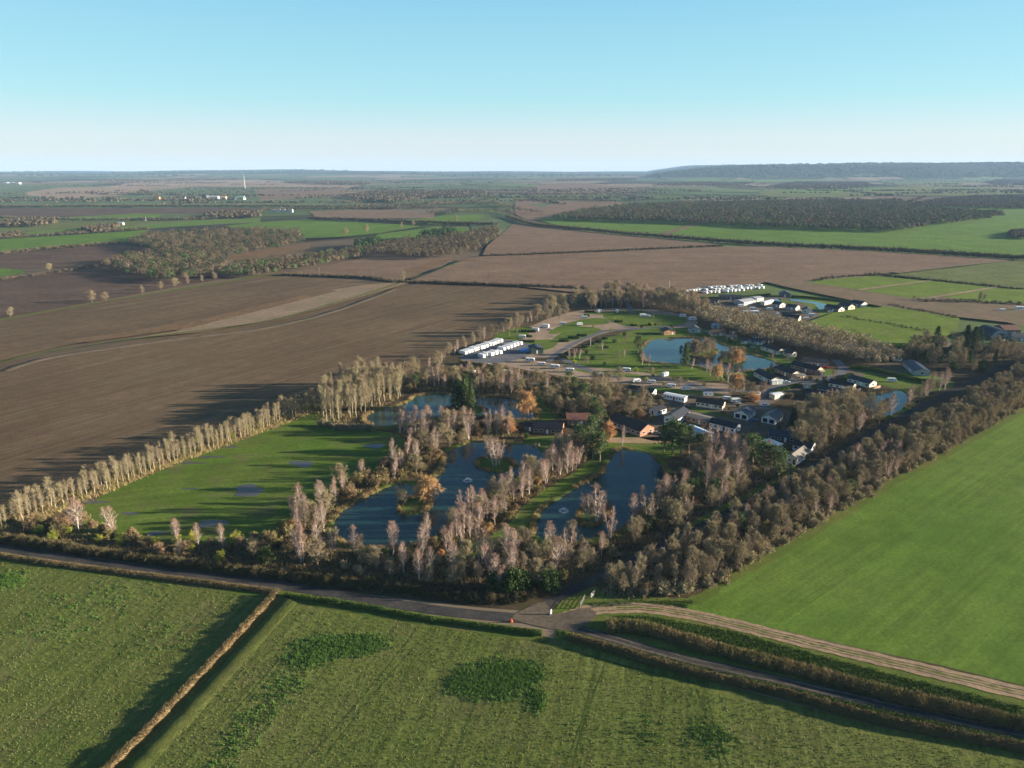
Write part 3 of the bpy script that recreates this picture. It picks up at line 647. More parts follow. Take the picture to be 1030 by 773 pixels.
for i in range(2):       # drooping willow
    g = grow(500 + i, 7.5, 4.2, 0.2, 34, dome, lambda t: 0.35 + 0.7 * t, 0.25, 8, 10, droop=0.35, stems=2)
    V, Fc = tri_twigs(g[2], unit(g[3] + [0, 0, -0.6]), g[4].uniform(.8, 2.0, len(g[2])), 0.05, g[4]); add_proto('willow', make_proto('willow_tree', i, 7.5, g[0], g[1], V, Fc, M['bark'], M['russet']))
def clump_leaf(P, n, rad, size, r, fl=1.0):
    Q = np.repeat(P, n, 0) + unit(r.normal(size=(len(P) * n, 3))) * (r.uniform(0.3, 1, len(P) * n) ** .5)[:, None] * np.repeat(rad, n)[:, None] * [1, 1, .7]
    return leaf_quads(Q, r.uniform(.6, 1.3, len(Q)) * size, r, fl)
for i in range(4):       # round-topped pine
    H = [11, 12, 9.5, 10][i]; g = grow(600 + i, H, 3.6, 0.28, 26, dome, lambda t: 0.25 + 0.8 * t, 0.25, 3, 2)
    P = np.array([s[1] for s in g[1] if s[2] < .03 or g[4].uniform() < .35]); V, Fc = clump_leaf(P, 16, g[4].uniform(.5, .95, len(P)), .17, g[4])
    add_proto('pine', make_proto('pine_tree', i, H, g[0], g[1], V, Fc, M['bark'], M['pine']))
for i in range(3):       # conical conifer
    r = np.random.default_rng(700 + i); H = [14, 12, 10][i]; rad = [2.6, 2.0, 2.4][i]; small = []; P = []
    for k in range(90):
        t = (k + r.uniform()) / 90; zz = H * (0.06 + .92 * t); L = rad * (1 - t) ** .75 * r.uniform(.8, 1.15) + .25; az = k * 2.4; d = np.array([math.cos(az), math.sin(az), .12])
        a = np.array([0, 0, zz]); small.append((a, a + d * L, .035, .01))
        for q in np.linspace(.25, 1, 5): P.append(a + d * L * q)
    P = np.array(P); V, Fc = clump_leaf(P, 7, np.full(len(P), .45), .17, r); big = [(np.array([0, 0, -.3]), np.array([0, 0, H * .6]), .2, .1), (np.array([0, 0, H * .6]), np.array([0, 0, H]), .1, .02)]
    add_proto('conifer', make_proto('conifer_tree', i, H, big, small, V, Fc, M['bark'], M['conifer'] if i != 1 else M['pine']))
for i in range(3):       # rounded evergreen bush or holly
    r = np.random.default_rng(800 + i); H = [4.2, 5.0, 3.6][i]; n = 170; P = unit(r.normal(size=(n, 3))) * (r.uniform(.35, 1, n) ** .5)[:, None] * [H * .42, H * .42, H * .48] * (1 + .25 * r.normal(size=(n, 1)).clip(-1, 1)) + [0, 0, H * .5]
    V, Fc = clump_leaf(P, 14, np.full(n, .42), .12, r); V[:, 2] = np.maximum(V[:, 2], .05)
    small = [(np.array([0, 0, -.2]), p, .07, .02) for p in P[::9]]
    add_proto('evergreen', make_proto('evergreen_bush', i, H, small[:2], small, V, Fc, M['bark'], M['evergreen']))

COUNT = {}
CAT = {'birch': ('birch_tree', 'birch tree'), 'bare': ('bare_tree', 'bare tree'), 'slender': ('slender_tree', 'slender tree'), 'shrub': ('shrub', 'shrub'), 'shrub_brown': ('shrub', 'shrub'),
       'shrub_gold': ('shrub', 'shrub'), 'shrub_russet': ('shrub', 'shrub'), 'willow': ('willow_tree', 'willow'), 'pine': ('pine_tree', 'pine tree'), 'conifer': ('conifer_tree', 'conifer'), 'evergreen': ('evergreen_bush', 'evergreen bush')}
OPENPROTO = {}
def plant(key, pos, H, label, group=None, rz=None, wide=1.0, which=None):
    """one tree: an empty with trunk and crown; the first of a kind owns the meshes, the rest are copies"""
    L = DATA[key]; i = int(rng.integers(len(L))) if which is None else which % len(L); name, cat = CAT[key]
    kind, H0, Vt, Ft, Vc, Fc, bark, lm = L[i]
    if (key, i) not in OPENPROTO:
        e = empty(name, (0, 0, 0)); mesh_np('trunk' if name not in ('shrub', 'evergreen_bush') else 'stems', Vt, Ft, bark, e); mesh_np('crown', Vc, Fc, lm, e)
        OPENPROTO[(key, i)] = e; o = e
    else:
        o = copy_tree(OPENPROTO[(key, i)])
        for k_ in ('group',):
            if k_ in o: del o[k_]
    s = H / H0; o.location = (pos[0], pos[1], 0.02); o.rotation_euler = (0, 0, rng.uniform(0, 6.28) if rz is None else rz); o.scale = (s * wide, s * wide, s)
    tag(o, label, cat, group); COUNT[name] = COUNT.get(name, 0) + 1
    return o
WATER_POLYS = [P2(p) for p in PONDS]; ISLE_POLYS = [P2(p) for p in ISLES]
def dry(pts):
    m = np.zeros(len(pts), bool)
    for p in WATER_POLYS: m |= inside(pts, p)
    for p in ISLE_POLYS: m &= ~inside(pts, p)
    return pts[~m]
def near_line(pts, line_px, dist):
    L = np.array(smooth(P2(line_px), 4, False)); a, b = L[:-1], L[1:]; m = np.full(len(pts), 1e9)
    for p, q in zip(a, b):
        d = q - p; t = np.clip(((pts - p) @ d) / (d @ d + 1e-9), 0, 1); m = np.minimum(m, np.linalg.norm(pts - (p + t[:, None] * d), axis=1))
    return m < dist
GRASS_PATH = [(455,563),(480,552),(505,540),(525,524),(538,508),(560,492),(585,477),(602,462),(610,450)]
def clear(pts):
    pts = dry(pts)
    for l, d in ((GRASS_PATH, 3.6), (LANE, 3.2), (ROAD_W, 4.5)):
        if len(pts): pts = pts[~near_line(pts, l, d)]
    return pts
LATE = []
def belt(poly, spacing, mixd, label, group, hs=1.0, seed=1, keep=1.0, wide=1.0):
    """mixd: list of (key, weight, (hmin,hmax), words)"""
    pts = clear(scatter(poly, spacing, 0.42, seed)); r = np.random.default_rng(seed + 50); ws = np.array([m[1] for m in mixd], float); ws /= ws.sum()
    for p in pts:
        if r.uniform() > keep: continue
        k = mixd[int(r.choice(len(mixd), p=ws))]
        if k[0] in ('bare', 'shrub', 'shrub_brown'): LATE.append((math.hypot(*p), k[0], p, r.uniform(*k[2]) * hs, k[3] + ' ' + label, (k[3] + 's ').replace('birchs', 'birches').replace('bushs', 'bushes') + group, wide)); continue
        plant(k[0], p, r.uniform(*k[2]) * hs, k[3] + ' ' + label, (k[3] + 's ').replace('birchs', 'birches').replace('bushs', 'bushes') + group if group else None)
def along(px, n, jit, off=0.0, seed=0):
    path = np.array(smooth(P2(px), 10, False)); d = np.r_[0, np.cumsum(np.linalg.norm(np.diff(path, axis=0), axis=1))]; r = np.random.default_rng(seed)
    s = (np.arange(n) + .5 + r.uniform(-.3, .3, n)) / n * d[-1]; x = np.interp(s, d, path[:, 0]); y = np.interp(s, d, path[:, 1])
    tx = np.interp(s + 1, d, path[:, 0]) - x; ty = np.interp(s + 1, d, path[:, 1]) - y; l = np.hypot(tx, ty) + 1e-6
    o = off + r.uniform(-jit, jit, n); return np.stack([x - ty / l * o, y + tx / l * o], 1)

# the pale row along the ploughed field
ROW = [(-12,536),(20,527),(60,511),(88,500),(105,494),(140,480),(173,466),(210,454),(260,434),(298,419),(322,411)]
for off, sd_, n in ((0.2, 1, 66), (3.6, 2, 58)):
    for p in along(ROW, n, 0.8, off, sd_):
        plant('slender', p, rng.uniform(6.4, 9.2) * rng.choice([.8, 1, 1, 1.12]), 'pale slender bare tree in the row between ploughed field and meadow', 'pale trees in the row by the ploughed field', wide=rng.uniform(.8, 1.2))
for p in along(ROW, 34, 2.2, 3.0, 5): plant('shrub' if rng.uniform() < .85 else 'shrub_gold', p, rng.uniform(2.0, 4.2), 'low shrub under the pale tree row beside the meadow', 'shrubs under the pale tree row')
# tall grove by the upper lake
G1 = [(318,411),(322,424),(345,426),(362,420),(385,408),(404,400),(405,392),(398,386),(370,385),(345,392)]
for p in clear(scatter(G1, 4.0, .4, 3)): plant('slender', p, rng.uniform(10.5, 14.5), 'tall straight bare tree in the dense grove beside the upper lake', 'tall trees of the lakeside grove', wide=.85)
for p in along([(322,428),(345,432),(378,433)], 16, 1.5, 0, 8): plant('shrub_brown', p, rng.uniform(2.5, 3.6), 'rounded brown shrub at the meadow foot of the tall grove', 'brown shrubs at the foot of the grove')

birch_h = (6.8, 10.6)
# bank between the middle and right lakes
belt([(400,562),(432,548),(458,530),(478,514),(494,502),(512,492),(532,480),(552,470),(560,452),(585,442),(604,448),(590,466),(562,484),(536,502),(520,524),(490,545),(450,568)], 3.8,
     [('birch', 5, birch_h, 'pink twigged birch'), ('bare', 1, (6, 9), 'brown bare tree'), ('shrub', 2.5, (2.5, 4.5), 'olive brown shrub'), ('shrub_russet', .7, (2, 3.4), 'russet shrub')], 'on the grassy bank between the two fountain lakes', 'on the bank between the fountain lakes', seed=11)
# west bank of the middle lake
belt([(262,560),(275,535),(300,515),(330,498),(352,485),(375,478),(395,465),(410,452),(425,447),(443,450),(440,465),(420,480),(400,483),(372,492),(345,505),(335,520),(330,535),(300,560)], 4.3,
     [('birch', 4, birch_h, 'pink twigged birch'), ('bare', 1, (6, 9), 'brown bare tree'), ('shrub', 3.4, (2.8, 5.4), 'olive brown shrub'), ('shrub_russet', .7, (2, 3.4), 'russet shrub')], 'between the meadow and the middle lake', 'between the meadow and the middle lake', seed=12)
# south belt by the road
belt([(290,566),(300,548),(345,556),(420,557),(470,565),(540,550),(600,545),(650,527),(640,552),(600,572),(560,588),(500,597),(400,588)], 4.7,
     [('birch', 3, (7.5, 11.5), 'pink twigged birch'), ('bare', 3, (5.5, 8), 'brown bare tree'), ('shrub', 2, (2.8, 4.5), 'olive brown shrub'), ('shrub_brown', 2, (2.5, 4), 'brown twiggy shrub')], 'in the belt along the country road', 'in the roadside belt', seed=13, wide=.9)
belt([(0,540),(40,524),(90,520),(140,540),(290,548),(290,572),(200,564),(100,550)], 4.8,
     [('bare', 1, (5, 7), 'brown bare tree'), ('shrub', 3, (2.5, 4.5), 'olive brown shrub'), ('shrub_gold', 1.2, (2.5, 4.5), 'yellow green shrub')], 'between the meadow and the country road', 'between the meadow and the road', seed=14, keep=.85)
for px, py, h in [(80,535,11),(114,540,10),(178,548,8),(200,550,7.5),(225,552,8)]: plant('birch', at(px, py), h, 'thin lone birch at the road end of the meadow', 'thin birches at the road end of the meadow')
# between upper and middle lakes
belt([(398,436),(430,428),(470,426),(500,426),(520,430),(530,440),(500,441),(460,443),(430,446),(410,444)], 4.8,
     [('birch', 4, (8, 11.5), 'pink twigged birch'), ('bare', 1, (6, 9), 'brown bare tree'), ('shrub', 3, (2.5, 5), 'olive brown shrub')], 'between the upper and middle lakes', 'between the upper and middle lakes', seed=15)
# north of the upper lake
belt([(398,388),(440,378),(480,380),(540,388),(560,392),(545,399),(480,397),(440,393),(408,394)], 5.2,
     [('birch', 3, (8, 11), 'pink twigged birch'), ('bare', 3, (7, 10), 'brown bare tree'), ('pine', 1, (6, 9), 'green pine'), ('shrub', 3, (3, 4.5), 'olive brown shrub')], 'behind the upper lake', 'behind the upper lake', seed=16)
# trees among the lodges
belt([(548,402),(570,394),(600,396),(640,404),(655,412),(645,425),(610,420),(575,420),(548,415)], 5.4,
     [('bare', 5, (6.5, 9.5), 'olive bare tree'), ('shrub', 3, (3, 4.5), 'olive brown shrub'), ('pine', .7, (6, 9), 'green pine')], 'in the copse above the log cabins', 'in the copse above the log cabins', seed=17)
# east of the right lake
belt([(645,520),(662,505),(680,485),(690,460),(720,452),(760,468),(792,478),(770,496),(730,517),(690,534),(650,545),(632,538)], 5.4,
     [('birch', 3, (8, 12), 'pink twigged birch'), ('bare', 3, (6, 9), 'dark bare tree'), ('pine', 1.1, (6, 9.5), 'green pine'), ('shrub', 3, (2.5, 4.5), 'olive brown shrub')], 'between the eastern lake and the shaded lane', 'between the eastern lake and the lane', seed=18)
belt([(792,424),(830,410),(860,408),(882,420),(886,432),(860,448),(826,462),(800,450)], 5.2,
     [('bare', 6, (7.5, 11), 'grey bare tree'), ('birch', 1, (8, 11), 'pink twigged birch'), ('shrub', 2, (3, 4.5), 'olive brown shrub')], 'in the grove between lodges and shaded lane', 'in the grove by the shaded lane', seed=19)
belt([(884,422),(898,406),(925,396),(955,389),(966,396),(930,412),(900,426)], 5.2,
     [('birch', 3, (8, 11), 'pink twigged birch'), ('bare', 2, (7, 9), 'brown bare tree')], 'beside the small eastern pond', 'beside the small eastern pond', seed=20)
# the long belt by the green field
BELT = [(603,604),(612,592),(650,571),(700,544),(750,519),(800,493),(850,467),(900,441),(960,411),(1030,374),(1090,345),(1110,368),(1030,408),(977,437),(886,487),(800,539),(750,568),(717,586),(695,595),(640,600)]
belt(BELT, 3.6, [('bare', 8, (5.6, 7.6), 'grey brown bare tree'), ('birch', .7, (6, 8.4), 'pink twigged birch'), ('shrub', 1.3, (3.5, 5), 'olive brown shrub'), ('shrub_brown', .6, (3, 5), 'brown twiggy shrub'), ('slender', .5, (6, 8.0), 'pale upright bare tree'), ('evergreen', .18, (2.5, 4.5), 'dark ivy green bush'), ('pine', .08, (5, 7), 'green pine')],
     'in the long belt beside the wide green field', 'in the long belt by the green field', seed=21, wide=.85)
for p in along([(640,601),(695,597),(717,588),(750,570),(800,541),(886,489),(977,439),(1030,409)], 44, 1.0, 0, 22): plant('shrub_brown', p, rng.uniform(2.2, 4.2), 'brown twiggy shrub on the field edge of the long belt', 'brown shrubs on the field edge of the long belt')
# edge of the park by the plough
for p in along([(400,383),(440,366),(470,350),(500,336),(530,325),(548,318)], 30, 2.5, 0, 23): plant('birch' if rng.uniform() < .4 else 'bare', p, rng.uniform(5, 8.5), 'small bare tree on the plough edge of the caravan storage yard', 'trees on the plough edge of the park')
for px, py in [(540,322),(548,318),(556,316),(552,324),(562,321),(570,318),(566,311),(575,310),(520,335),(512,338),(580,305),(590,303)]: plant('bare', at(px, py), rng.uniform(10, 13), 'broad russet tinged tree by the plough corner of the park', 'broad trees by the plough corner of the park')

# ------------------------------------------------------------------ merged planting nobody could count
def far_trees(name, pts, hr, mats, q=70, size=1.1, rad=.38, seed=1, twig=False, kind='stuff', base=0.0):
    """crowns of clumped faces over stems, one mesh; pts (n,2)"""
    r = np.random.default_rng(seed); n = len(pts)
    if not n: return
    H = r.uniform(*hr, n); Rr = H * rad * r.uniform(.7, 1.25, n)
    u = unit(r.normal(size=(n, q, 3))); u[:, :, 2] = np.abs(u[:, :, 2]) * 1.2 - 0.35; rr = r.uniform(.35, 1.0, (n, q, 1)) ** .35
    lob = 1 + .22 * np.sin(u[:, :, :1] * 4 + r.uniform(0, 6, (n, 1, 1))) * np.cos(u[:, :, 1:2] * 5 + r.uniform(0, 6, (n, 1, 1)))
    P = u * rr * lob * np.stack([Rr, Rr, H * .44], -1)[:, None]; P[:, :, 2] += (H * .52)[:, None]; P[:, :, :2] += pts[:, None]
    P = P.reshape(-1, 3); P[:, 2] = np.maximum(P[:, 2], .3) + base; tint = np.repeat(r.uniform(0, 1, n), q)
    S = r.uniform(.6, 1.3, len(P)) * size
    if twig: V, Fc = tri_twigs(P, unit(r.normal(size=P.shape) + [0, 0, .8]), S * 1.8, .22 * size, r); k = 3
    else:
        nn_ = unit(u.reshape(-1, 3) * [1, 1, 1.3] + r.normal(size=P.shape) * .2); a_ = unit(np.cross(nn_, r.normal(size=P.shape))); b_ = np.cross(nn_, a_); S_ = (S * .62)[:, None]
        V = np.stack([P - a_ * S_ - b_ * S_ * .8, P + a_ * S_ - b_ * S_ * .6, P + a_ * S_ * .8 + b_ * S_ * .8, P - a_ * S_ * .9 + b_ * S_ * .6], 1).reshape(-1, 3); Fc = np.arange(4 * len(P)).reshape(-1, 4); k = 4
    mi = np.repeat(r.integers(0, len(mats), n), q) if len(mats) > 1 else None
    return tag(mesh_np(name, V, Fc, mats, tint=np.repeat(tint, k), midx=mi), kind=kind)
def wood(name, poly, sp, hr, mats, label, q=70, size=1.1, seed=1, rad=.42, twig=False):
    o = far_trees(name, scatter(poly, sp, .45, seed), hr, mats, q, size, rad, seed, twig); tag(o, label, 'wood'); return o
WB, WD, PN, CN = M['wood_brown'], M['wood_dark'], M['pine'], M['conifer']
wood('far_wood', [(128,247),(150,240),(200,238),(260,235),(300,238),(310,244),(285,252),(255,257),(230,263),(190,263),(165,258),(145,252)], 11.5, (12, 19), [WB, WB, WB, WB, WD, CN], 'brown winter wood behind the rusty clearing, further of two joined woods', 240, .62, 31)
wood('far_wood', [(98,272),(125,264),(180,259),(215,262),(232,268),(225,278),(200,285),(165,287),(125,279)], 11, (12, 18), [WB, WB, WB, WB, WD, PN, CN], 'olive brown winter wood on the dark ploughed field, nearer of two joined woods', 260, .6, 32)
wood('far_wood', [(215,281),(250,269),(300,263),(350,256),(374,252),(374,259),(330,267),(283,277),(240,282)], 8, (9, 14), [WB, WB, PN, WB], 'thin strip of mixed trees running from the woods above the ploughed field', 220, .6, 33)
wood('far_wood', [(374,253),(395,248),(430,244),(470,239),(500,233),(503,241),(482,253),(460,261),(430,263),(376,261)], 11, (12, 18), [WB, WB, WD, WB], 'brown wood beside the bright green fields with dark conifers behind', 260, .6, 34)
wood('far_conifers', [(358,250),(382,247),(382,252),(360,255)], 8, (15, 19), [CN], 'small dark conifer stand at the left end of the brown wood', 90, 1.3, 35, .3, False)
wood('far_conifers', [(422,243),(456,239),(458,242),(424,246)], 8, (19, 24), [CN], 'dark conifer stand behind the middle of the brown wood', 90, 1.3, 36, .3, False)
wood('far_wood', [(555,222.5),(575,217),(600,213),(640,209),(700,207),(770,205),(860,205),(906,204),(915,212),(997,217),(1012,219.5),(947,228),(904,235),(860,234),(770,231),(700,227)], 12, (13, 20), [WB, WD, WB, WD, CN, PN], 'long dark wood of bare trees and conifers behind the wide green field', 110, 1.15, 37)
wood('far_wood', [(905,209),(947,202),(980,199),(1060,198),(1060,211),(1017,211)], 13, (10, 15), [WD, WB, WD], 'dark wood behind the wide green field, second and further one', 60, 1.6, 38)
wood('far_wood', [(345,199),(380,194),(430,193),(428,201),(390,205),(372,204)], 17, (12, 18), [WD, WB], 'wood on the slope above the dull green field', 30, 3.2, 39)
wood('far_wood', [(424,196),(450,193),(490,193),(488,199),(430,201)], 20, (12, 18), [WD, WB], 'wood on the slope behind the pale tan field', 26, 3.5, 40)
wood('far_wood', [(284,184.5),(330,183),(372,185.5),(372,187),(330,186.5)], 26, (14, 20), [WD], 'narrow dark wood on the skyline side of the tan fields', 22, 5, 41)
wood('far_wood', [(1012,237),(1040,232),(1040,242),(1018,241)], 8, (8, 12), [WD, WB], 'small dark copse in the wide green field', 60, 1.5, 42)
wood('far_wood', [(200,218),(235,215),(262,215),(262,220),(228,221)], 12, (9, 14), [WB, WD], 'brown copse beyond the two joined woods', 40, 2, 43)
wood('far_wood', [(82,232),(120,228),(118,233),(90,236)], 9, (8, 12), [WB], 'tan copse beside the small green meadow strips', 50, 1.8, 44)
wood('far_wood', [(0,226),(20,222),(50,223),(62,226),(40,229),(0,230)], 11, (8, 14), [WB, WD], 'mixed trees round the distant white cottage', 44, 2, 45)
wood('far_wood', [(0,238),(22,236),(20,240),(0,241)], 9, (7, 10), [WB], 'low trees along the head of the bright green field', 50, 1.6, 46)
# far hedges and hedgerow trees
def hedgerow(px, n, hr, seed, mats=None, jit=4, q=22, size=2.2, rad=.6):
    pts = along(px, n, jit, 0, seed); return far_trees('hedgerow', pts, hr, mats or [WD, WB], q, size, rad, seed, True)
HR = [([(0,209.5),(130,209),(262,209)], 260, (5, 9)), ([(262,209),(340,210),(420,207),(500,206)], 220, (6, 11)), ([(310,221.5),(380,224),(442,226.5),(500,228)], 220, (5, 9)),
      ([(510,219),(540,227.5),(593,233),(651,238.5),(770,247.5),(901,254),(1060,264)], 620, (3.5, 6)), ([(484,258.7),(560,256),(650,252),(727,248.5)], 220, (1.5, 2.6)),
      ([(285,277.5),(369,280.5),(396,285),(437,285.5),(520,288.5),(593,291.5)], 330, (1.4, 2.6)), ([(0,241),(70,236.5),(150,231.5)], 90, (3, 6)), ([(0,256.5),(60,250.5),(120,246)], 110, (3, 5)),
      ([(0,283),(60,274.5),(95,269)], 60, (1.5, 2.5)), ([(262,213),(300,212),(440,211)], 130, (5, 9)), ([(0,220.5),(80,222.5),(190,222),(262,218.5)], 150, (4, 8)),
      ([(518,203),(560,202),(620,204)], 90, (6, 10)), ([(530,187),(620,186),(700,186)], 70, (8, 13)), ([(515,196.5),(640,197.5),(770,199)], 120, (7, 12)),
      ([(640,190),(700,189),(780,191)], 60, (8, 12)), ([(0,187),(100,186),(200,182.5)], 60, (8, 13)), ([(262,189.5),(348,190.5)], 40, (6, 10)), ([(100,199.8),(160,190.6),(200,188)], 40, (5, 9)),
      ([(0,181),(160,180),(300,180),(500,181)], 130, (10, 16)), ([(500,181),(640,182)], 60, (9, 15)), ([(372,190),(500,189),(540,191)], 60, (8, 14)), ([(760,187),(900,187.5),(1030,188)], 110, (8, 14)),
      ([(820,178),(930,178.5),(1030,178)], 60, (10, 16)), ([(879,277),(940,283.5),(1030,293)], 110, (1.2, 2)), ([(848,320),(932,335)], 60, (1, 1.6)), ([(893,308),(964,321.5)], 60, (1, 1.8)),
      ([(924,304),(985,306),(1030,308)], 50, (2, 4)), ([(815,284),(846,280),(879,278)], 36, (1.5, 3.5)), ([(500,206),(520,212),(545,216)], 40, (7, 12)), ([(430,216),(500,214),(520,219)], 60, (6, 12)),
      ([(150,200.6),(184,201.5),(250,201.5)], 40, (6, 10)), ([(330,202),(380,209),(437,209),(500,200)], 80, (8, 13))]
for i, (l, n, h) in enumerate(HR): hedgerow(l, n, h, 60 + i, size=1.0 + 2.2 * min(1, max(0, (300 - l[0][1]) / 110)))
wood('far_wood', [(100,183),(180,181),(240,180.5),(240,181.5),(100,184.5)], 50, (12, 18), [WD], 'far dark spinney line beyond the tan fields', 12, 7, 95)
_r = np.random.default_rng(77); _pp = []
for k in range(85):
    D = _r.uniform(2300, 6900) if k % 3 else _r.uniform(2300, 3600); x0 = _r.uniform(-.78, .78) * D; a = (_r.normal() * .12 if _r.uniform() < .7 else 1.4 + _r.normal() * .3); L = _r.uniform(200, 1000) * (1 if abs(a) < 1 else .6); m = int(L / 9)
    t = _r.uniform(-.5, .5, m) * L; _pp.append(np.c_[x0 + t * math.cos(a), D + t * math.sin(a)] + _r.normal(size=(m, 2)) * (2 if k % 8 else 24))
_o = far_trees('far_hedgerows', np.concatenate(_pp), (4, 9), [WD, WD, WD, WB], 10, 4.0, .7, 78); tag(_o, 'faint hedgerows and spinneys dividing the distant fields', 'hedgerows')
# village woods to the right, below the ridge
wood('far_wood', [(770,189),(800,184),(870,184),(880,188),(850,191),(790,191)], 24, (9, 15), [WD, WB], 'trees round the distant village below the wooded ridge', 20, 4, 96)
wood('far_wood', [(990,184),(1010,181),(1050,182),(1050,187),(1000,187)], 26, (9, 15), [WD, WB], 'trees round the distant hamlet below the wooded ridge', 20, 4, 97)
wood('far_wood', [(655,187),(700,184),(760,184.5),(740,188)], 26, (9, 15), [WD], 'flat dark spinney below the end of the wooded ridge', 20, 4, 98)
_r = np.random.default_rng(4); _p = np.c_[_r.uniform(1200, 6600, 3800), _r.uniform(6950, 9000, 3800)]; _k = np.sin(_p[:, 0] / 420 + 1) + np.cos(_p[:, 1] / 260 + _p[:, 0] / 900) + _r.normal(size=3800) * .5 > -.5; _p = _p[_k & (_p[:, 0] > .182 * _p[:, 1])]
_o = far_trees('hillside_wood', _p, (8, 14), [CN], 14, 10, 1.3, 4, base=np.repeat(hgt(_p[:, 0], _p[:, 1]), 14)); tag(_o, 'dark wood covering the long ridge on the skyline', 'wood')
_p = np.c_[_r.uniform(-11000, 11000, 2600), _r.uniform(8200, 14000, 2600)]; _k = np.sin(_p[:, 0] / 700 + 2) + np.cos(_p[:, 1] / 500 + _p[:, 0] / 1300) > .25; _p = _p[_k]
_o = far_trees('hillside_wood', _p, (7, 12), [CN], 10, 15, 2.4, 6, base=np.repeat(hgt(_p[:, 0], _p[:, 1]), 10)); tag(_o, 'scattered dark woods on the faint far hills', 'wood')
wood('far_wood', [(560,181),(640,180),(640,182),(560,183)], 34, (10, 16), [WD], 'thin dark wood near the skyline beyond the hill gap', 16, 5, 99)

# single round trees on the verges
for px, py, h in [(11,319,7.5),(93,305,9),(107,303,7),(143,296,7.5),(162,292,7),(177,289,8),(189,286,7),(204,284,7),(217,282,8)]: plant('bare', at(px, py), h, 'round bare tree on the grassy bank between two ploughed fields', 'round trees on the bank between ploughed fields', wide=1.15)
plant('bare', at(50,273), 7.5, 'round bare tree alone on the track corner in dark ploughed land', wide=1.3)
plant('bare', at(321,277), 8, 'spindly bare tree on the low hedge near the wood strip')
plant('bare', at(404,285), 12, 'largest bare tree at the ditch crossing of the ploughed fields', wide=1.1)
for px, py, h in [(369,235,13),(404,230,11),(416,228,10),(459,224,15),(348,238,12)]: plant('bare', at(px, py), h, 'lone round tree standing in the hedges of the bright green fields', 'lone trees in the bright green fields')
for px, py, h in [(985,303,7),(990,303,6),(919,303,4),(880,278,5)]: plant('bare', at(px, py), h, 'small tree on the fences of the paddocks', 'small trees on the paddock fences')

# belt between the park and the plough, behind
belt([(592,312),(600,302),(618,297),(640,296),(665,302),(700,309),(720,318),(700,318),(672,312),(640,309),(612,310)], 6.5, [('birch', 3, (10, 14), 'tall pinkish birch'), ('bare', 3, (9, 13), 'tall brown bare tree')], 'at the head of the park by the pink brown field', 'at the head of the park', seed=24)
o = far_trees('tree_belt', clear(scatter([(690,312),(760,322),(820,335),(870,347),(908,362),(890,371),(850,364),(800,353),(750,342),(710,328)], 4.0, .4, 25)), (6, 10), [M['bare_twig'], M['grey_twig'], M['shrub_twig'], M['grey_twig']], 130, .62, .34, 25, True)
tag(o, 'dense belt of bare trees dividing the two lodge parks', 'tree belt')
belt([(905,356),(925,348),(960,350),(1000,354),(1030,352),(1050,350),(1050,372),(1000,378),(960,376),(920,368)], 7.5, [('bare', 4, (7, 10), 'grey bare tree'), ('conifer', 1, (7, 10), 'dark conifer'), ('evergreen', 1, (4, 6), 'dark evergreen bush')], 'in the shaded wood below the farm barns', 'in the wood below the farm barns', seed=26)
for px, py, h in [(941,348,13),(970,352,16),(978,352,15),(984,350,13)]: plant('conifer', at(px, py), h, 'big dark conifer above the shaded wood near the farm barns', 'big conifers near the farm barns', which=0, wide=1.4)

# landmark trees
plant('willow', at(432,505), 8.5, 'spreading orange willow over the middle lake beside its small island', wide=1.15)
plant('willow', at(527,421), 11.5, 'large golden orange willow at the end of the upper lake')
plant('willow', at(510,437), 6.5, 'low russet willow between the upper and middle lakes', wide=1.1)
plant('willow', at(613,444), 7.5, 'round russet tree in front of the long brick barn')
plant('willow', at(740,394), 8.5, 'orange tinged willow beside the far lake near the red shrubs')
plant('willow', at(721,382), 7.5, 'smaller orange willow on the near shore of the far lake')
plant('willow', at(741,366), 7.5, 'golden willow on the far lake island')
plant('birch', at(498,470), 13, 'pink birch alone on the round island of the middle lake', wide=1.35, which=1)
plant('birch', at(502,468), 11, 'shorter birch beside the island birch of the middle lake', which=4)
plant('birch', at(600,526), 13, 'pale many stemmed birch on the island of the eastern lake', wide=1.5, which=4)
plant('birch', at(592,524), 10, 'lower pale birch leaning on the island of the eastern lake', wide=1.2, which=1)
plant('bare', at(406,509), 5.5, 'small grey tree on the low island near the orange willow')
plant('birch', at(626,450), 9, 'slim white birch in front of the brick barn', wide=.8)
for px, py, h, t in [(461,412,15,'tall blue green conifer on the upper lake islet, leftmost'), (468,411,17,'tallest conifer on the upper lake islet'), (474,413,13,'slim green conifer on the upper lake islet, rightmost')]: plant('conifer' if h > 13 else 'conifer', at(px, py), h, t, which=2 if h == 15 else 1, wide=1.1)
plant('conifer', at(689,369), 14, 'tall dark green cypress on the near shore of the far lake', which=1, wide=1.2)
plant('pine', at(642,357), 11, 'rounded green pine on the lawn beside the far lake')
for px, py, h in [(577,402,11),(586,412,12),(571,392,9),(597,420,9)]: plant('pine', at(px, py), h, 'green pine in the copse above the red roofed lodge', 'pines above the red roofed lodge')
for px, py, h in [(583,456,11),(594,452,13),(603,464,11),(596,462,10)]: plant('pine', at(px, py), h, 'green pine between the log cabin and the eastern lake', 'pines between the log cabin and the eastern lake', wide=1.15)
plant('pine', at(602,430), 8.5, 'small green pine beside the red roofed lodge')
for px, py, h in [(676,458,14),(684,460,13),(668,456,11),(692,456,11)]: plant('pine', at(px, py), h, 'large green pine at the top corner of the eastern lake', 'pines at the top of the eastern lake', wide=1.15)
for px, py, h in [(765,478,12),(774,480,12),(757,468,11),(752,462,10),(783,484,11)]: plant('pine', at(px, py), h, 'broad green pine left of the grey roofed bungalow', 'pines by the grey roofed bungalow', wide=1.2)
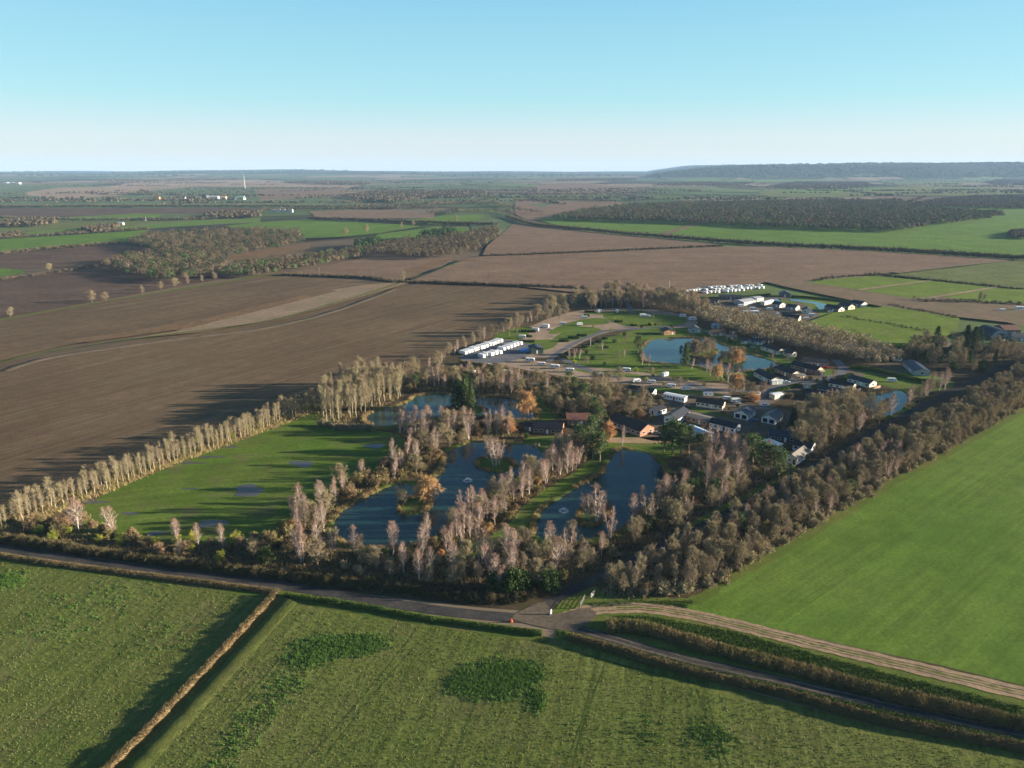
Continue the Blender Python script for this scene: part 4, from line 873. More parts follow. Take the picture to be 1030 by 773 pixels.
for px, py, h in [(797,432,10),(815,430,9),(818,448,8)]: plant('conifer', at(px, py), h, 'dark conifer among grey trees behind the white gable lodges', 'dark conifers behind the gable lodges', which=2)
for px, py, h in [(694,506,8),(716,508,8.5),(723,505,8)]: plant('pine', at(px, py), h, 'bushy green pine among the dark scrub by the eastern lake', 'pines in the scrub by the eastern lake', wide=1.3)
for px, py, h in [(682,522,5.5),(692,521,6)]: plant('conifer', at(px, py), h, 'small green conifer in the scrub near the shaded lane', 'small conifers near the shaded lane', which=2)
for px, py, h in [(507,596,6.5),(516,597,7.5),(525,596,6.5),(498,594,5.5)]: plant('evergreen', at(px, py), h, 'dark evergreen bush in the tight clump on the road bend', 'evergreen bushes on the road bend')
plant('evergreen', at(553,595), 7, 'dark evergreen bush alone at the lane mouth')
plant('evergreen', at(268,568), 5.6, 'round dark evergreen bush in the hedge below the meadow')
for px, py, h in [(653,531,5),(650,536,4)]: plant('evergreen', at(px, py), h, 'round evergreen bush at the south tip of the eastern lake', 'evergreen bushes at the tip of the eastern lake')
for px, py, h in [(452,450,6.5),(443,446,6),(466,446,5.5)]: plant('bare', at(px, py), h, 'rounded tan tree at the head of the middle lake', 'rounded tan trees at the head of the middle lake', wide=1.2)
for px, py, h in [(437,462,5),(417,470,5),(385,482,5),(378,490,4.5),(423,474,4)]: plant('shrub', at(px, py), h, 'round olive shrub on the western shore of the middle lake', 'round shrubs on the middle lake shore', wide=1.2)
plant('shrub_russet', at(398,475), 3.5, 'russet shrub among the birches west of the middle lake')
plant('shrub_russet', at(563,410), 4.0, 'orange shrub in the copse behind the log cabin')
plant('shrub_russet', at(757,404), 5.0, 'rust red shrub beside the lane near the green shed')
for p_, lb, gr in ((ISLES[3], 'brown tree filling the larger island of the far lake', 'brown trees filling the larger far lake island'), (ISLES[4], 'brown tree filling the smaller island of the far lake', 'brown trees filling the smaller far lake island')):
    for q in scatter(p_, 4.6, .4, 5): plant('bare', q, rng.uniform(4.5, 7.5), lb, gr, wide=1.15)
for px, py, h in [(700,355,8),(708,354,9),(714,356,7),(695,356,7),(704,357,6)]: plant('birch', at(px, py), h, 'grey pink tree on the larger island of the far lake', 'trees on the larger far lake island')
for px, py, h in [(728,363,6),(734,362,6.5)]: plant('bare', at(px, py), h, 'bare tree on the smaller island of the far lake', 'trees on the smaller far lake island')
for px, py, h in [(646,367,8),(653,368,7),(696,371,6),(711,374,7),(726,380,9),(732,385,10),(748,392,8),(742,388,9),(628,360,5),(606,352,5),(578,360,6),(573,361,5.5),(583,361,6),(714,378,7)]: plant('birch', at(px, py), h, 'small birch on the lawns by the far lake', 'small birches by the far lake')
for px, py, h in [(612,390,8.5),(604,392,8),(622,388,9),(598,388,7)]: plant('bare', at(px, py), h, 'grey brown tree among the pitches above the mud lane', 'trees among the pitches above the mud lane')
for px, py in [(615,304),(609,306),(619,307)]: plant('bare', at(px, py), 11, 'bare tree screening the white static at the park head', 'trees screening the park head static')
for px, py, h in [(715,490,12),(722,484,13),(735,470,13),(742,466,12),(730,462,12),(718,460,13)]: plant('birch', at(px, py), h, 'tall pink birch in front of the blue roofed lodge', 'tall birches before the blue roofed lodge')
for px, py, h in [(668,508,11),(673,506,10),(636,524,9),(645,512,8)]: plant('birch', at(px, py), h, 'pale birch on the eastern shore of the eastern lake', 'pale birches on the eastern lake shore')
for px, py in [(600,312),(629,315),(645,314),(657,319),(618,322),(627,323),(641,327),(656,328),(597,330),(615,333)]: plant('shrub_gold', at(px, py), rng.uniform(1.5, 2.6), 'yellow green garden shrub between the gravel pitches', 'yellow green shrubs between pitches')
for px, py in [(578,366),(572,362),(640,374),(657,379),(650,384),(668,388),(678,383),(691,384),(706,399),(708,388),(726,384),(735,405)]: plant('shrub_gold', at(px, py), rng.uniform(1.6, 2.8), 'yellow green garden shrub along the touring pitches', 'yellow green shrubs along the touring pitches')

LATE.sort(key=lambda q: q[0])
def late(keys, keep, name, label, mats):
    L_ = [q for q in LATE if q[1] in keys]
    for _, k_, p, h, lb, g, w_ in L_[:keep]: plant(k_, p, h, lb, g, wide=w_)
    Vm, Fm, Im, Tm, off = [], [], [], [], 0
    for _, k_, p, h, lb, g, w_ in L_[keep:]:
        kind, H0, Vt, Ft, Vc, Fc, bark, lm = DATA[k_][int(rng.integers(len(DATA[k_])))]; a = rng.uniform(0, 6.28); k = h / H0; ro = np.array([[math.cos(a), math.sin(a), 0], [-math.sin(a), math.cos(a), 0], [0, 0, 1]])
        for V_, F_3, mi_ in ((Vt, np.concatenate([Ft[:, [0, 1, 2]], Ft[:, [0, 2, 3]]]), 0), (Vc, Fc, 1)):
            Vm.append(V_ @ ro * k * [w_, w_, 1] + [p[0], p[1], .02]); Fm.append(F_3 + off); Im.append(np.full(len(F_3), mi_)); Tm.append(np.full(len(V_), rng.uniform())); off += len(V_)
    if Vm: tag(mesh_np(name, np.concatenate(Vm), np.concatenate(Fm), mats, tint=np.concatenate(Tm), midx=np.concatenate(Im)), label, 'trees', kind='stuff')
late(('bare',), 215, 'distant_bare_trees', 'further bare trees of the park belts and groves behind the lodges', [M['bark'], M['bare_twig']])
late(('shrub', 'shrub_brown'), 95, 'distant_shrubs', 'further brown shrubs of the park belts and groves', [M['bark'], M['shrub_twig']])

_g = np.random.default_rng(91)
GS = [(702,334),(709,337),(727,333),(734,345),(741,348),(752,350),(760,356),(773,360),(788,371),(792,374),(803,377),(815,382),(822,385),(829,383),(840,385),(848,383),(862,383),(868,388),(872,395),(860,400),(845,405),(812,396),(803,398),(795,401),(788,399),(781,395),(766,392),(758,388),(748,400),(742,410),(733,412),(727,418),(719,424),(700,419),(688,413),(672,411),(664,408),(645,405),(655,424),(663,432),(707,434),(712,444),(742,437),(757,436),(763,430),(783,432),(786,441),(812,462),(806,447),(600,421),(607,431),(560,427),(548,428),(524,432),(530,441),(685,352),(676,330),(664,333),(645,330),(628,338),(618,345),(608,368),(590,356),(596,362),(640,345)]
for i, q in enumerate(GS):
    k = 'evergreen' if _g.uniform() < .45 else 'shrub'; plant(k, at(*q), _g.uniform(1.6, 3.2), ('dark evergreen garden bush' if k == 'evergreen' else 'brown garden shrub') + ' among the lodges and pitches', ('evergreen' if k == 'evergreen' else 'brown') + ' garden bushes among the lodges')
for q, h in [((768,398),7),((752,398),6.5),((760,401),6),((745,396),7),((728,352),0),((700,345),0),((735,400),6),((664,330),4.5),((630,345),4.5),((600,352),4),((622,362),5),((590,368),5),((655,379),4.5),((683,389),5),((586,300),0),((838,383),5),((792,365),5.5),((777,364),5)]:
    if h: plant('bare', at(*q), h, 'small garden tree among the lodges and pitches', 'small garden trees among the lodges')
# undergrowth under the belts and along shores: loose twigs and tussocks
def under(name, polys, dens, hr, mat, label, seed, size=.55):
    r = np.random.default_rng(seed); allp = []
    for poly in polys:
        p = clear(scatter(poly, dens, .5, seed)); allp.append(p)
    pts = np.concatenate(allp); n = len(pts); q = 26
    H = r.uniform(*hr, n); c = np.repeat(np.c_[pts, np.zeros(n)], q, 0); off = r.normal(size=(n * q, 3)) * [.55, .55, 0] * dens; P = c + off
    d = unit(r.normal(size=(n * q, 3)) * [.6, .6, .3] + [0, 0, 1]); L = np.repeat(H, q) * r.uniform(.35, 1, n * q)
    V, Fc = tri_twigs(P, d, L, .07 * r.uniform(.6, 1.6, n * q), r); tag(mesh_np(name, V, Fc, mat, tint=np.repeat(np.repeat(r.uniform(0, 1, n), q), 3)), label, 'undergrowth', kind='stuff')
U1 = [[(262,560),(275,535),(300,515),(330,498),(352,485),(375,478),(395,465),(410,452),(425,447),(443,450),(440,465),(420,480),(400,483),(372,492),(345,505),(335,520),(330,535),(300,560)],
      [(400,562),(432,548),(458,530),(478,514),(494,502),(512,492),(532,480),(552,470),(560,452),(585,442),(604,448),(590,466),(562,484),(536,502),(520,524),(490,545),(450,568)],
      [(0,540),(40,530),(90,528),(140,545),(290,552),(345,556),(420,557),(470,565),(540,550),(600,545),(650,527),(640,552),(600,572),(560,588),(500,597),(400,588),(300,576),(200,566),(100,552)],
      [(398,436),(430,428),(470,426),(500,426),(520,430),(530,440),(500,441),(460,443),(430,446),(410,444)]]
under('undergrowth', U1, 1.5, (.6, 1.9), M['shrub_twig'], 'brown and olive scrub under the lakeside birches', 71)
under('undergrowth', [BELT], 1.8, (.8, 2.4), M['bare_twig'], 'brown scrub filling the long belt by the green field', 72)
under('undergrowth', [[(645,520),(662,505),(680,485),(690,460),(720,452),(760,468),(792,478),(770,496),(730,517),(690,534),(650,545),(632,538)], [(792,424),(830,410),(860,408),(882,420),(886,432),(860,448),(826,462),(800,450)]], 2.0, (.6, 1.8), M['bare_twig'], 'dark scrub between the eastern lake and the lane', 73)
under('undergrowth', [[(398,388),(440,378),(480,380),(540,388),(560,392),(545,399),(480,397),(440,393),(408,394)], [(548,402),(570,394),(600,396),(640,404),(655,412),(645,425),(610,420),(575,420),(548,415)], G1], 2.2, (.6, 2.0), M['shrub_twig'], 'scrub behind the upper lake and in the copse', 74)
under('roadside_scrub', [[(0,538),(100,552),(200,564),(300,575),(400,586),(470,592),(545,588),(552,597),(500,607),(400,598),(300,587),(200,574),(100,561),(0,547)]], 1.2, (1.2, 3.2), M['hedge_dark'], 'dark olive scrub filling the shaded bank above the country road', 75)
under('row_scrub', [[(-12,540),(20,531),(60,515),(105,497),(173,469),(260,437),(322,413),(318,407),(256,430),(170,462),(100,490),(56,506),(16,521),(-14,530)]], 1.3, (.9, 2.6), M['row_scrub'], 'yellow olive scrub growing between the pale row trees', 77)
under('roadside_scrub', [[(440,372),(500,371),(560,382),(600,388),(660,400),(655,404),(600,394),(520,382),(440,378)]], 1.6, (1.2, 3.0), M['shrub_twig'], 'olive scrub strip between the touring pitches and the mud lane', 76)
def reeds(polys, spacing, seed, label, hr=(.7, 1.6), keep=.6, mat='reed', off=.5):
    r = np.random.default_rng(seed); pts = []
    for poly in polys:
        c = np.array(smooth(P2(poly) , 8)); c = np.r_[c, c[:1]]; d = np.r_[0, np.cumsum(np.linalg.norm(np.diff(c, axis=0), axis=1))]; s = np.arange(0, d[-1], spacing)
        gate = np.sin(s / 7.0 + r.uniform(0, 6)) + .6 * np.sin(s / 2.7) + r.normal(size=len(s)) * .4 > (1 - 2 * keep); s = s[gate]
        pts.append(np.c_[np.interp(s, d, c[:, 0]), np.interp(s, d, c[:, 1])] + r.normal(size=(len(s), 2)) * off)
    pts = np.concatenate(pts); n = len(pts); q = 22; P = np.repeat(np.c_[pts, np.full(n, .1)], q, 0) + r.normal(size=(n * q, 3)) * [.4, .4, 0]
    V, Fc = tri_twigs(P, unit(r.normal(size=(n * q, 3)) * .25 + [0, 0, 1]), r.uniform(*hr, n * q), .06, r)
    tag(mesh_np('reeds', V, Fc, M[mat], tint=np.repeat(np.repeat(r.uniform(0, 1, n), q), 3)), label, 'reeds', kind='stuff')
reeds(PONDS[:5], .5, 81, 'dry orange reeds fringing the lakes')
reeds(ISLES, .35, 82, 'dry reeds and sedge round the lake islands', keep=.8)

# ------------------------------------------------------------------ hedges
def hedge(px, width, height, mat, label, group=None, seed=1, dens=75, wob=.18, core=True, cat='hedge', name='hedge', twl=.5, world=None):
    r = np.random.default_rng(seed); path = np.array(smooth(world or P2(px), 10, False)); d = np.r_[0, np.cumsum(np.linalg.norm(np.diff(path, axis=0), axis=1))]
    n = max(4, int(d[-1] / .8)); s = np.linspace(0, d[-1], n); p = np.c_[np.interp(s, d, path[:, 0]), np.interp(s, d, path[:, 1])]
    t = np.gradient(p, axis=0); t /= np.linalg.norm(t, axis=1)[:, None] + 1e-9; nn = np.c_[-t[:, 1], t[:, 0]]
    w_ = width * (1 + r.uniform(-wob, wob, n)); h_ = height * (1 + r.uniform(-wob, wob, n) + .12 * np.sin(s / 9))
    prof = [(-.5, 0), (-.46, .55), (-.3, .9), (0, 1.0), (.3, .9), (.46, .55), (.5, 0)]; V = []; k = len(prof)
    for a, b in prof: V.append(np.c_[p + nn * (a * .8 * w_)[:, None] * (1 + r.uniform(-.2, .2, n))[:, None], h_ * b * .68 * (1 + r.uniform(-.16, .16, n))])
    V = np.stack(V, 1).reshape(-1, 3); i = (np.arange(n - 1)[:, None] * k + np.arange(k - 1)[None]).ravel(); Fs = np.stack([i, i + 1, i + k + 1, i + k], -1)
    V[:, 2] -= .02
    # twigs standing out of the surface
    m = int(d[-1] * dens * (height + width * .5)); ss = r.uniform(0, d[-1], m); px_ = np.interp(ss, s, p[:, 0]); py_ = np.interp(ss, s, p[:, 1]); nx_ = np.interp(ss, s, nn[:, 0]); ny_ = np.interp(ss, s, nn[:, 1])
    ang = r.uniform(0, math.pi, m); ww = np.interp(ss, s, w_); hh = np.interp(ss, s, h_); a = np.cos(ang) * .5 * ww; zz = np.sin(ang) ** .7 * hh * .8 * (1 + .10 * np.sin(ss * 1.3) * np.sin(ss * .37 + 1))
    P = np.c_[px_ + nx_ * a, py_ + ny_ * a, zz]; D = unit(np.c_[nx_ * np.cos(ang), ny_ * np.cos(ang), np.sin(ang) * .8 + .4] + r.normal(size=(m, 3)) * .45)
    Vt, Ft = tri_twigs(P, D, r.uniform(.4, 1.2, m) * twl, .06, r)
    Vq = np.concatenate([V, Vt]); quad_t = np.concatenate([Fs[:, [0, 1, 2]], Fs[:, [0, 2, 3]]]); Fa = np.concatenate([quad_t, Ft + len(V)])
    tint = np.r_[np.full(len(V), .3), np.repeat((.5 + .35 * np.sin(ss / 4.3) + r.uniform(-.3, .3, m)) % 1, 3)]
    return tag(mesh_np(name, Vq, Fa, mat, tint=tint), label, cat, group)
HB, HG = M['hedge_brown'], M['hedge_green']
hedge([(277,599),(240,640),(200,682),(150,735),(110,775),(70,818)], 1.5, 1.8, HB, 'long straight brown hedge between the two nearest crop fields', seed=201)
hedge([(-150,530),(0,560),(100,574),(200,587),(281,597)], 1.8, 1.1, HB, 'low brown hedge along the road, west of the crop field hedge', seed=202)
hedge([(286,600),(366,612),(432,624),(500,633),(545,639)], 1.5, 1.2, HG, 'low green hedge along the road beside the crop field', seed=203)
hedge([(572,643),(616,655),(691,677),(789,700),(888,727),(1030,755),(1150,780)], 2.2, 1.7, HB, 'brown hedge along the crop field on the near side of the eastern road', seed=204)
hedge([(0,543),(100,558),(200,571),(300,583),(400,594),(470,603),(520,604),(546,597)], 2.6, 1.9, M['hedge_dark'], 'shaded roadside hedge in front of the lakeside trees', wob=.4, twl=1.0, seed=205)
hedge([(610,631),(650,635),(691,647),(732,658),(800,675),(905,703),(1030,731),(1150,760)], 3.8, 1.5, M['bank_grass'], 'tall dry tan grass bank between the sandy track and the road', wob=.25, twl=1.0, seed=206, cat='grass bank', name='grass_bank')
hedge([(462,366),(500,371),(520,375),(560,383),(600,389),(640,398),(665,402)], 1.8, 2.2, M['shrub_twig'], 'olive hedge between the caravan storage and the mud lane', seed=207)
hedge([(855,371),(880,374),(915,382),(935,386),(950,390)], 2.4, 2.2, HG, 'clipped green hedge in front of the long grey lodge', seed=208)
hedge([(815,397),(828,390),(842,385),(856,378)], 3.4, 1.8, M['hedge_green'], 'wide olive hedge between two rows of lodges', seed=209)
hedge([(775,398),(790,392),(805,388)], 3.0, 1.4, M['hedge_green'], 'short olive hedge near the green shed', seed=210)
hedge([(796,299),(830,302),(862,306),(872,309)], 2.4, 2.0, HG, 'dark green hedge behind the small far pond', seed=211)
hedge([(682,300),(700,301),(740,300),(765,298),(775,297)], 2.0, 1.8, HG, 'green hedge in front of the far caravan store', seed=212)
for i, (x0, x1, y) in enumerate([(580,590,338),(571,582,340.5),(562,572,343.5),(606,611,341),(599,605,344),(592,598,346.5),(585,591,349.5),(569,573,356),(563,570,360),(588,598,314),(587,593,318),(524,539,334),(530,535,339),(519,538,344),(618,626,324),(634,641,328),(652,660,327),(606,612,350)]):
    a, b = at(x0, y), at(x1, y + .6); hedge(None, 1.8, 1.6, M['evergreen'], 'short clipped dark hedge dividing gravel caravan pitches', 'short dark hedges between pitches', seed=230 + i, world=[(a.x, a.y), ((a.x + b.x) / 2, (a.y + b.y) / 2), (b.x, b.y)])
# ditch beside the straight hedge: no trench, raised banks added to cast its shade
def ditch(px, w_, h_, mat, name='ditch_bank'):
    path = smooth(P2(px), 8, False); V = []; Fs = []; prof = [(w_ * 3.0, .02), (w_ * .6, h_), (w_ * .15, .06), (-w_ * .1, .06), (-w_ * .7, h_ * .3), (-w_ * 1.1, .02)]
    for i, p in enumerate(path):
        a = path[max(i - 1, 0)]; b = path[min(i + 1, len(path) - 1)]; d = (b - a) / (np.linalg.norm(b - a) + 1e-9); nn = np.array([-d[1], d[0]])
        V += [(*(p + nn * q), zz * (1 + .25 * math.sin(i * 1.7))) for q, zz in prof]
        if i:
            for k in range(5): Fs.append(((i - 1) * 6 + k, (i - 1) * 6 + k + 1, i * 6 + k + 1, i * 6 + k))
    tag(mesh_np(name, V, Fs, mat), kind='structure')
ditch([(284,603),(248,642),(208,685),(158,738),(120,777),(80,820)], 1.6, .75, M['crop'])
ditch([(394,291),(330,314),(262,330),(200,338),(151,344),(50,359),(0,373)], 2.0, .6, M['scrub'])
ditch([(458,264),(409,283)], 4.0, 2.0, M['scrub'])

# crop tufts and weed patches in the nearest fields
def tufts(name, polys, sp, hr, mat, label, seed, q=7, wdt=.05, maxd=None, spread=.3):
    r = np.random.default_rng(seed); pts = np.concatenate([scatter(p, sp, .5, seed + i) for i, p in enumerate(polys)])
    if maxd: dd = np.hypot(pts[:, 0], pts[:, 1]); pts = pts[r.uniform(size=len(pts)) < np.clip(1.4 - dd / maxd, 0, 1)]
    n = len(pts); P = np.repeat(np.c_[pts, np.full(n, .03)], q, 0) + r.normal(size=(n * q, 3)) * [spread, spread, 0]
    V, Fc = tri_twigs(P, unit(r.normal(size=(n * q, 3)) * .7 + [0, 0, .8]), r.uniform(*hr, n * q), wdt, r)
    tag(mesh_np(name, V, Fc, mat, tint=np.repeat(np.repeat(r.uniform(0, 1, n), q), 3)), label, 'crop' if 'crop' in name else 'weeds', kind='stuff')
CROPW = [(-30,565),(0,565),(100,578),(200,591),(268,603),(230,645),(100,775),(-30,775)]
CROPE = [(300,612),(400,625),(540,648),(690,690),(880,740),(1040,768),(1040,790),(130,790),(210,700)]
tufts('crop_rows', [CROPW, CROPE], .85, (.15, .45), M['crop_tuft'], 'short green crop covering the two nearest fields', 301, 6, .07, 230)
def weeds(ells, label, seed, sp=.55):
    r = np.random.default_rng(seed); P_ = []
    for cx, cy, rx, ry, n in ells:
        n = int(n * .6)
        c = at(cx, cy); ax = (at(cx + rx, cy) - c).length; ay = (at(cx, cy - ry) - c).length; q = r.normal(size=(n, 2)) * .5; q = np.where(np.linalg.norm(q, axis=1)[:, None] > 1.15, q * .5, q)
        P_.append(np.array(c[:2]) + q * [ax, ay])
    pts = np.concatenate(P_); n = len(pts); q = 9; P = np.repeat(np.c_[pts, np.full(n, .03)], q, 0) + r.normal(size=(n * q, 3)) * [.25, .25, 0]
    V, Fc = tri_twigs(P, unit(r.normal(size=(n * q, 3)) * .7 + [0, 0, .8]), r.uniform(.3, .75, n * q), .08, r)
    tag(mesh_np('weed_patch', V, Fc, M['weed_tuft'], tint=np.repeat(np.repeat(r.uniform(0, 1, n), q), 3)), label, 'weeds', kind='stuff')
weeds([(500,684,44,20,1500),(478,690,30,14,500),(525,676,26,12,450),(540,704,12,14,160)], 'dark green weed patch in the middle of the nearest field', 302)
weeds([(340,650,46,12,1100),(312,662,26,10,400),(370,648,24,9,300),(300,690,14,26,60)], 'dark green weed patch near the junction of the hedges', 303)
weeds([(0,586,26,9,500)], 'dark green weed patch at the west end of the crop field', 304)
weeds([(715,742,26,18,190),(650,735,34,18,60)], 'thin dark weeds low in the nearest field', 305)
weeds([(262,715,22,34,150),(235,750,22,26,110),(285,690,14,18,50)], 'thin weed streak beside the long straight hedge', 306)
weeds([(110,600,70,16,160),(60,625,60,22,120),(160,640,60,22,100)], 'scattered darker weeds in the western crop field', 308)
tufts('verge_grass', [[(590,607),(640,605),(700,605),(690,612),(650,607),(600,611)], [(615,620),(650,620),(740,636),(850,667),(1030,712),(1030,722),(850,680),(740,650),(650,632)],
                      [(560,640),(700,676),(900,724),(1040,755),(1040,748),(900,717),(700,670),(560,634)]], .45, (.3, .8), M['hedge_green'], 'rough green grass on the verges of road and track', 307, 8, .06)

# ------------------------------------------------------------------ haze
def haze():
    mb = MB(); mb.box(-21000, 21000, -600, 18500, -1.2, 230); m = bpy.data.materials.new('haze_air'); m.use_nodes = True; nt = m.node_tree; nt.nodes.clear()
    o = nt.nodes.new('ShaderNodeOutputMaterial'); v = nt.nodes.new('ShaderNodeVolumePrincipled'); v.inputs['Color'].default_value = (0.44, 0.68, 1.0, 1); v.inputs['Density'].default_value = HAZE
    nt.links.new(v.outputs[0], o.inputs['Volume']); tag(mb.build('haze', m), kind='stuff')
HAZE = 3.9e-5
haze()
# ------------------------------------------------------------------ buildings
W_ = {}
def wm(n, c, **k): W_[n] = flat(n, c, **k); return W_[n]
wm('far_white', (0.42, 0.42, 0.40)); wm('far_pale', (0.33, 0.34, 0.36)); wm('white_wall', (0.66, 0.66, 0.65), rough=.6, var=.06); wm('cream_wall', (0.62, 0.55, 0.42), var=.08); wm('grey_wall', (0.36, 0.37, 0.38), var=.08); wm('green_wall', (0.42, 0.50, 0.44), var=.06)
wm('tan_wall', (0.50, 0.36, 0.23), var=.12); wm('orange_wall', (0.50, 0.25, 0.11), var=.15); wm('dark_wall', (0.10, 0.10, 0.10)); wm('darkgreen_wall', (0.03, 0.06, 0.045)); wm('timber', (0.24, 0.14, 0.08), var=.3)
wm('slate', (0.032, 0.034, 0.042), rough=.6, var=.2); wm('charcoal', (0.018, 0.018, 0.023), rough=.6, var=.2); wm('navy', (0.018, 0.024, 0.045), rough=.5, var=.15); wm('red_tile', (0.16, 0.075, 0.05), var=.25); wm('brown_tile', (0.05, 0.032, 0.026), var=.25)
wm('grey_tile', (0.15, 0.135, 0.11), var=.2); wm('pale_roof', (0.60, 0.62, 0.64), rough=.4, var=.06); wm('blue_roof', (0.30, 0.40, 0.52), rough=.35, var=.1); wm('frame_white', (0.80, 0.80, 0.80), rough=.4)
wm('tin', (0.45, 0.47, 0.50), rough=.35, metallic=.5); wm('door_brown', (0.12, 0.07, 0.04)); wm('deck', (0.30, 0.22, 0.15), var=.2); wm('green_roof', (0.16, 0.28, 0.24))
wm('tyre', (0.02, 0.02, 0.02)); wm('red_paint', (0.55, 0.03, 0.02), rough=.35); wm('steel', (0.14, 0.14, 0.14), rough=.4, metallic=.7); wm('blue_tarp', (0.10, 0.30, 0.62), rough=.4); wm('foam', (0.85, 0.88, 0.90), rough=.9)
wm('silver_paint', (0.50, 0.51, 0.53), rough=.3, metallic=.5); wm('black_paint', (0.03, 0.03, 0.035), rough=.3); wm('blue_paint', (0.06, 0.12, 0.30), rough=.3); wm('cone_orange', (0.75, 0.12, 0.03), rough=.5); wm('wood_pole', (0.22, 0.17, 0.12)); wm('turbine_white', (0.45, 0.46, 0.47), rough=.5)
def brick_mat():
    m, nt, b = newmat('brick'); rough_spec(b, .95, .1); v = coords(nt, (1, 1, 1)); bt = N(nt, 'ShaderNodeTexBrick'); bt.inputs['Scale'].default_value = 2.0
    bt.inputs['Color1'].default_value = (.36, .17, .10, 1); bt.inputs['Color2'].default_value = (.28, .13, .08, 1); bt.inputs['Mortar'].default_value = (.35, .28, .22, 1); nt.links.new(v, bt.inputs[0]); nt.links.new(bt.outputs[0], b.inputs[0]); return m
W_['brick'] = brick_mat()
gm, gnt, gb = newmat('window_glass'); gb.inputs['Base Color'].default_value = (.02, .025, .03, 1); gb.inputs['Roughness'].default_value = .08; W_['glass'] = gm
def frame_of(p1, p2):
    a, b = at(*p1), at(*p2); d = b - a; return a, d.length, math.atan2(d.y, d.x)
def window(par, x, z, w, h, face, L, D, thick=.05):
    """a framed window proud of a wall: face 'front' y=0, 'end' x=L, 'west' x=0"""
    f = MB(); p = MB()
    if face == 'front': f.box(x - w / 2, x + w / 2, -thick, -.003, z, z + h); p.box(x - w / 2 + .1, x + w / 2 - .1, -thick - .02, -thick - .002, z + .1, z + h - .1)
    elif face == 'end': f.box(L + .003, L + thick, x - w / 2, x + w / 2, z, z + h); p.box(L + thick + .002, L + thick + .02, x - w / 2 + .1, x + w / 2 - .1, z + .1, z + h - .1)
    else: f.box(-thick, -.003, x - w / 2, x + w / 2, z, z + h); p.box(-thick - .02, -thick - .002, x - w / 2 + .1, x + w / 2 - .1, z + .1, z + h - .1)
    fo = f.build('window', W_['frame_white'], par); p.build('pane', W_['glass'], fo)
def house(name, cat, label, p1, p2, depth, wall, roof, wh=2.5, rh=1.5, gf=False, win=4, endwin=1, group=None, chim=False, deck=False, endwall=None, over=.35, door=True, far=False, glazed=False):
    a, L, rz = frame_of(p1, p2); e = empty(name, (a.x, a.y, 0.05), rz); tag(e, label, cat, group); D = depth * (1 if far else .9); w = MB(); rh *= 1 if far else .85; wh *= 1 if far else .94
    if gf: w.prism([(0, 0), (L, 0), (L, wh), (L / 2, wh + rh), (0, wh)], 0, D, 'y')
    else: w.prism([(0, 0), (D, 0), (D, wh), (D / 2, wh + rh), (0, wh)], 0, L, 'x')
    w.build('wall', W_[wall], e)
    r = MB(); th = .14
    def slabs(span, ln, axis):
        k = rh / (span / 2); o = over
        for s in (0, 1):
            pr = [(-o, wh - o * k + .02), (span / 2, wh + rh + .02), (span / 2, wh + rh + th + .02), (-o, wh - o * k + th + .02)]
            if s: pr = [(span - q, zz) for q, zz in pr]
            r.prism(pr, -over, ln + over, axis)
    slabs(L, D, 'y') if gf else slabs(D, L, 'x')
    ro = r.build('roof', W_[roof], e)
    if chim: c = MB(); c.box(L * .7, L * .7 + .9, D / 2 - .45, D / 2 + .45, wh + rh - .6, wh + rh + 1.1); c.build('chimney', W_['brick'], ro)
    if far: return e
    if endwall and not gf:
        g = MB(); g.prism([(0.02, 0.02), (D - .02, 0.02), (D - .02, wh - .05), (D / 2, wh + rh - .08), (0.02, wh - .05)], L + .002, L + .03, 'x'); g.build('gable_cladding', W_[endwall], e); Lo = L + .03
    else: Lo = L
    if glazed:
        for k in range(2): window(e, L * (.27 + .46 * k), .3, L * .36, wh - .55, 'front', L, D)
    else:
        for k in range(win):
            if door and k == win // 2: continue
            window(e, L * (k + .5) / win, .95, min(1.5, L / win * .6), 1.1, 'front', L, D)
        if door:
            d = MB(); x = L * (win // 2 + .5) / win if win else L * .5; d.box(x - .45, x + .45, -.06, -.003, .1, 2.1); dd = d.build('door', W_['frame_white'] if wall != 'white_wall' else W_['door_brown'], e); h = MB(); h.box(x + .28, x + .36, -.10, -.062, 1.0, 1.1); h.build('handle', W_['steel'], dd)
    for k in range(endwin): window(e, D * (k + .5) / endwin, .95, min(1.6, D / endwin * .5), 1.15, 'end', Lo, D)
    if deck:
        d = MB(); d.box(Lo + .08, Lo + 2.4, .2, D - .2, 0, .5); d.box(Lo + 2.34, Lo + 2.4, .2, D - .2, .5, 1.4)
        d.build('deck', W_['deck'], e)
    return e
H = house
H('lodge', 'lodge', 'long white lodge with black roof and small front gable, above the mud lane', (631,395.5), (656,400), 6, 'white_wall', 'charcoal', 2.7, 1.4, win=7, endwin=2)
H('static_caravan', 'static caravan', 'long white static caravan with pale flat roof on the mud lane', (667.5,401.5), (688,405.5), 4, 'white_wall', 'pale_roof', 2.6, .35, win=7, endwin=1)
H('bungalow', 'bungalow', 'cream bungalow with dark red brown roof beside the mud lane', (700,409), (726.5,413), 6.5, 'cream_wall', 'brown_tile', 2.5, 1.5, win=6)
H('gable_lodge', 'lodge', 'white lodge with navy roof and glazed gable, nearer the cream bungalow', (738,420.5), (752,423.5), 11, 'white_wall', 'navy', 2.8, 1.8, gf=True, glazed=True, endwin=3)
H('gable_lodge', 'lodge', 'white lodge with navy roof and glazed gable, nearer the grey grove', (765.5,425), (779.5,428), 11, 'white_wall', 'navy', 2.8, 1.8, gf=True, glazed=True, endwin=3)
H('lodge', 'lodge', 'white lodge with grey brown roof whose long windowed wall faces the sun', (667.6,425), (681,428), 15, 'white_wall', 'slate', 3.0, 1.8, gf=True, win=2, endwin=4)
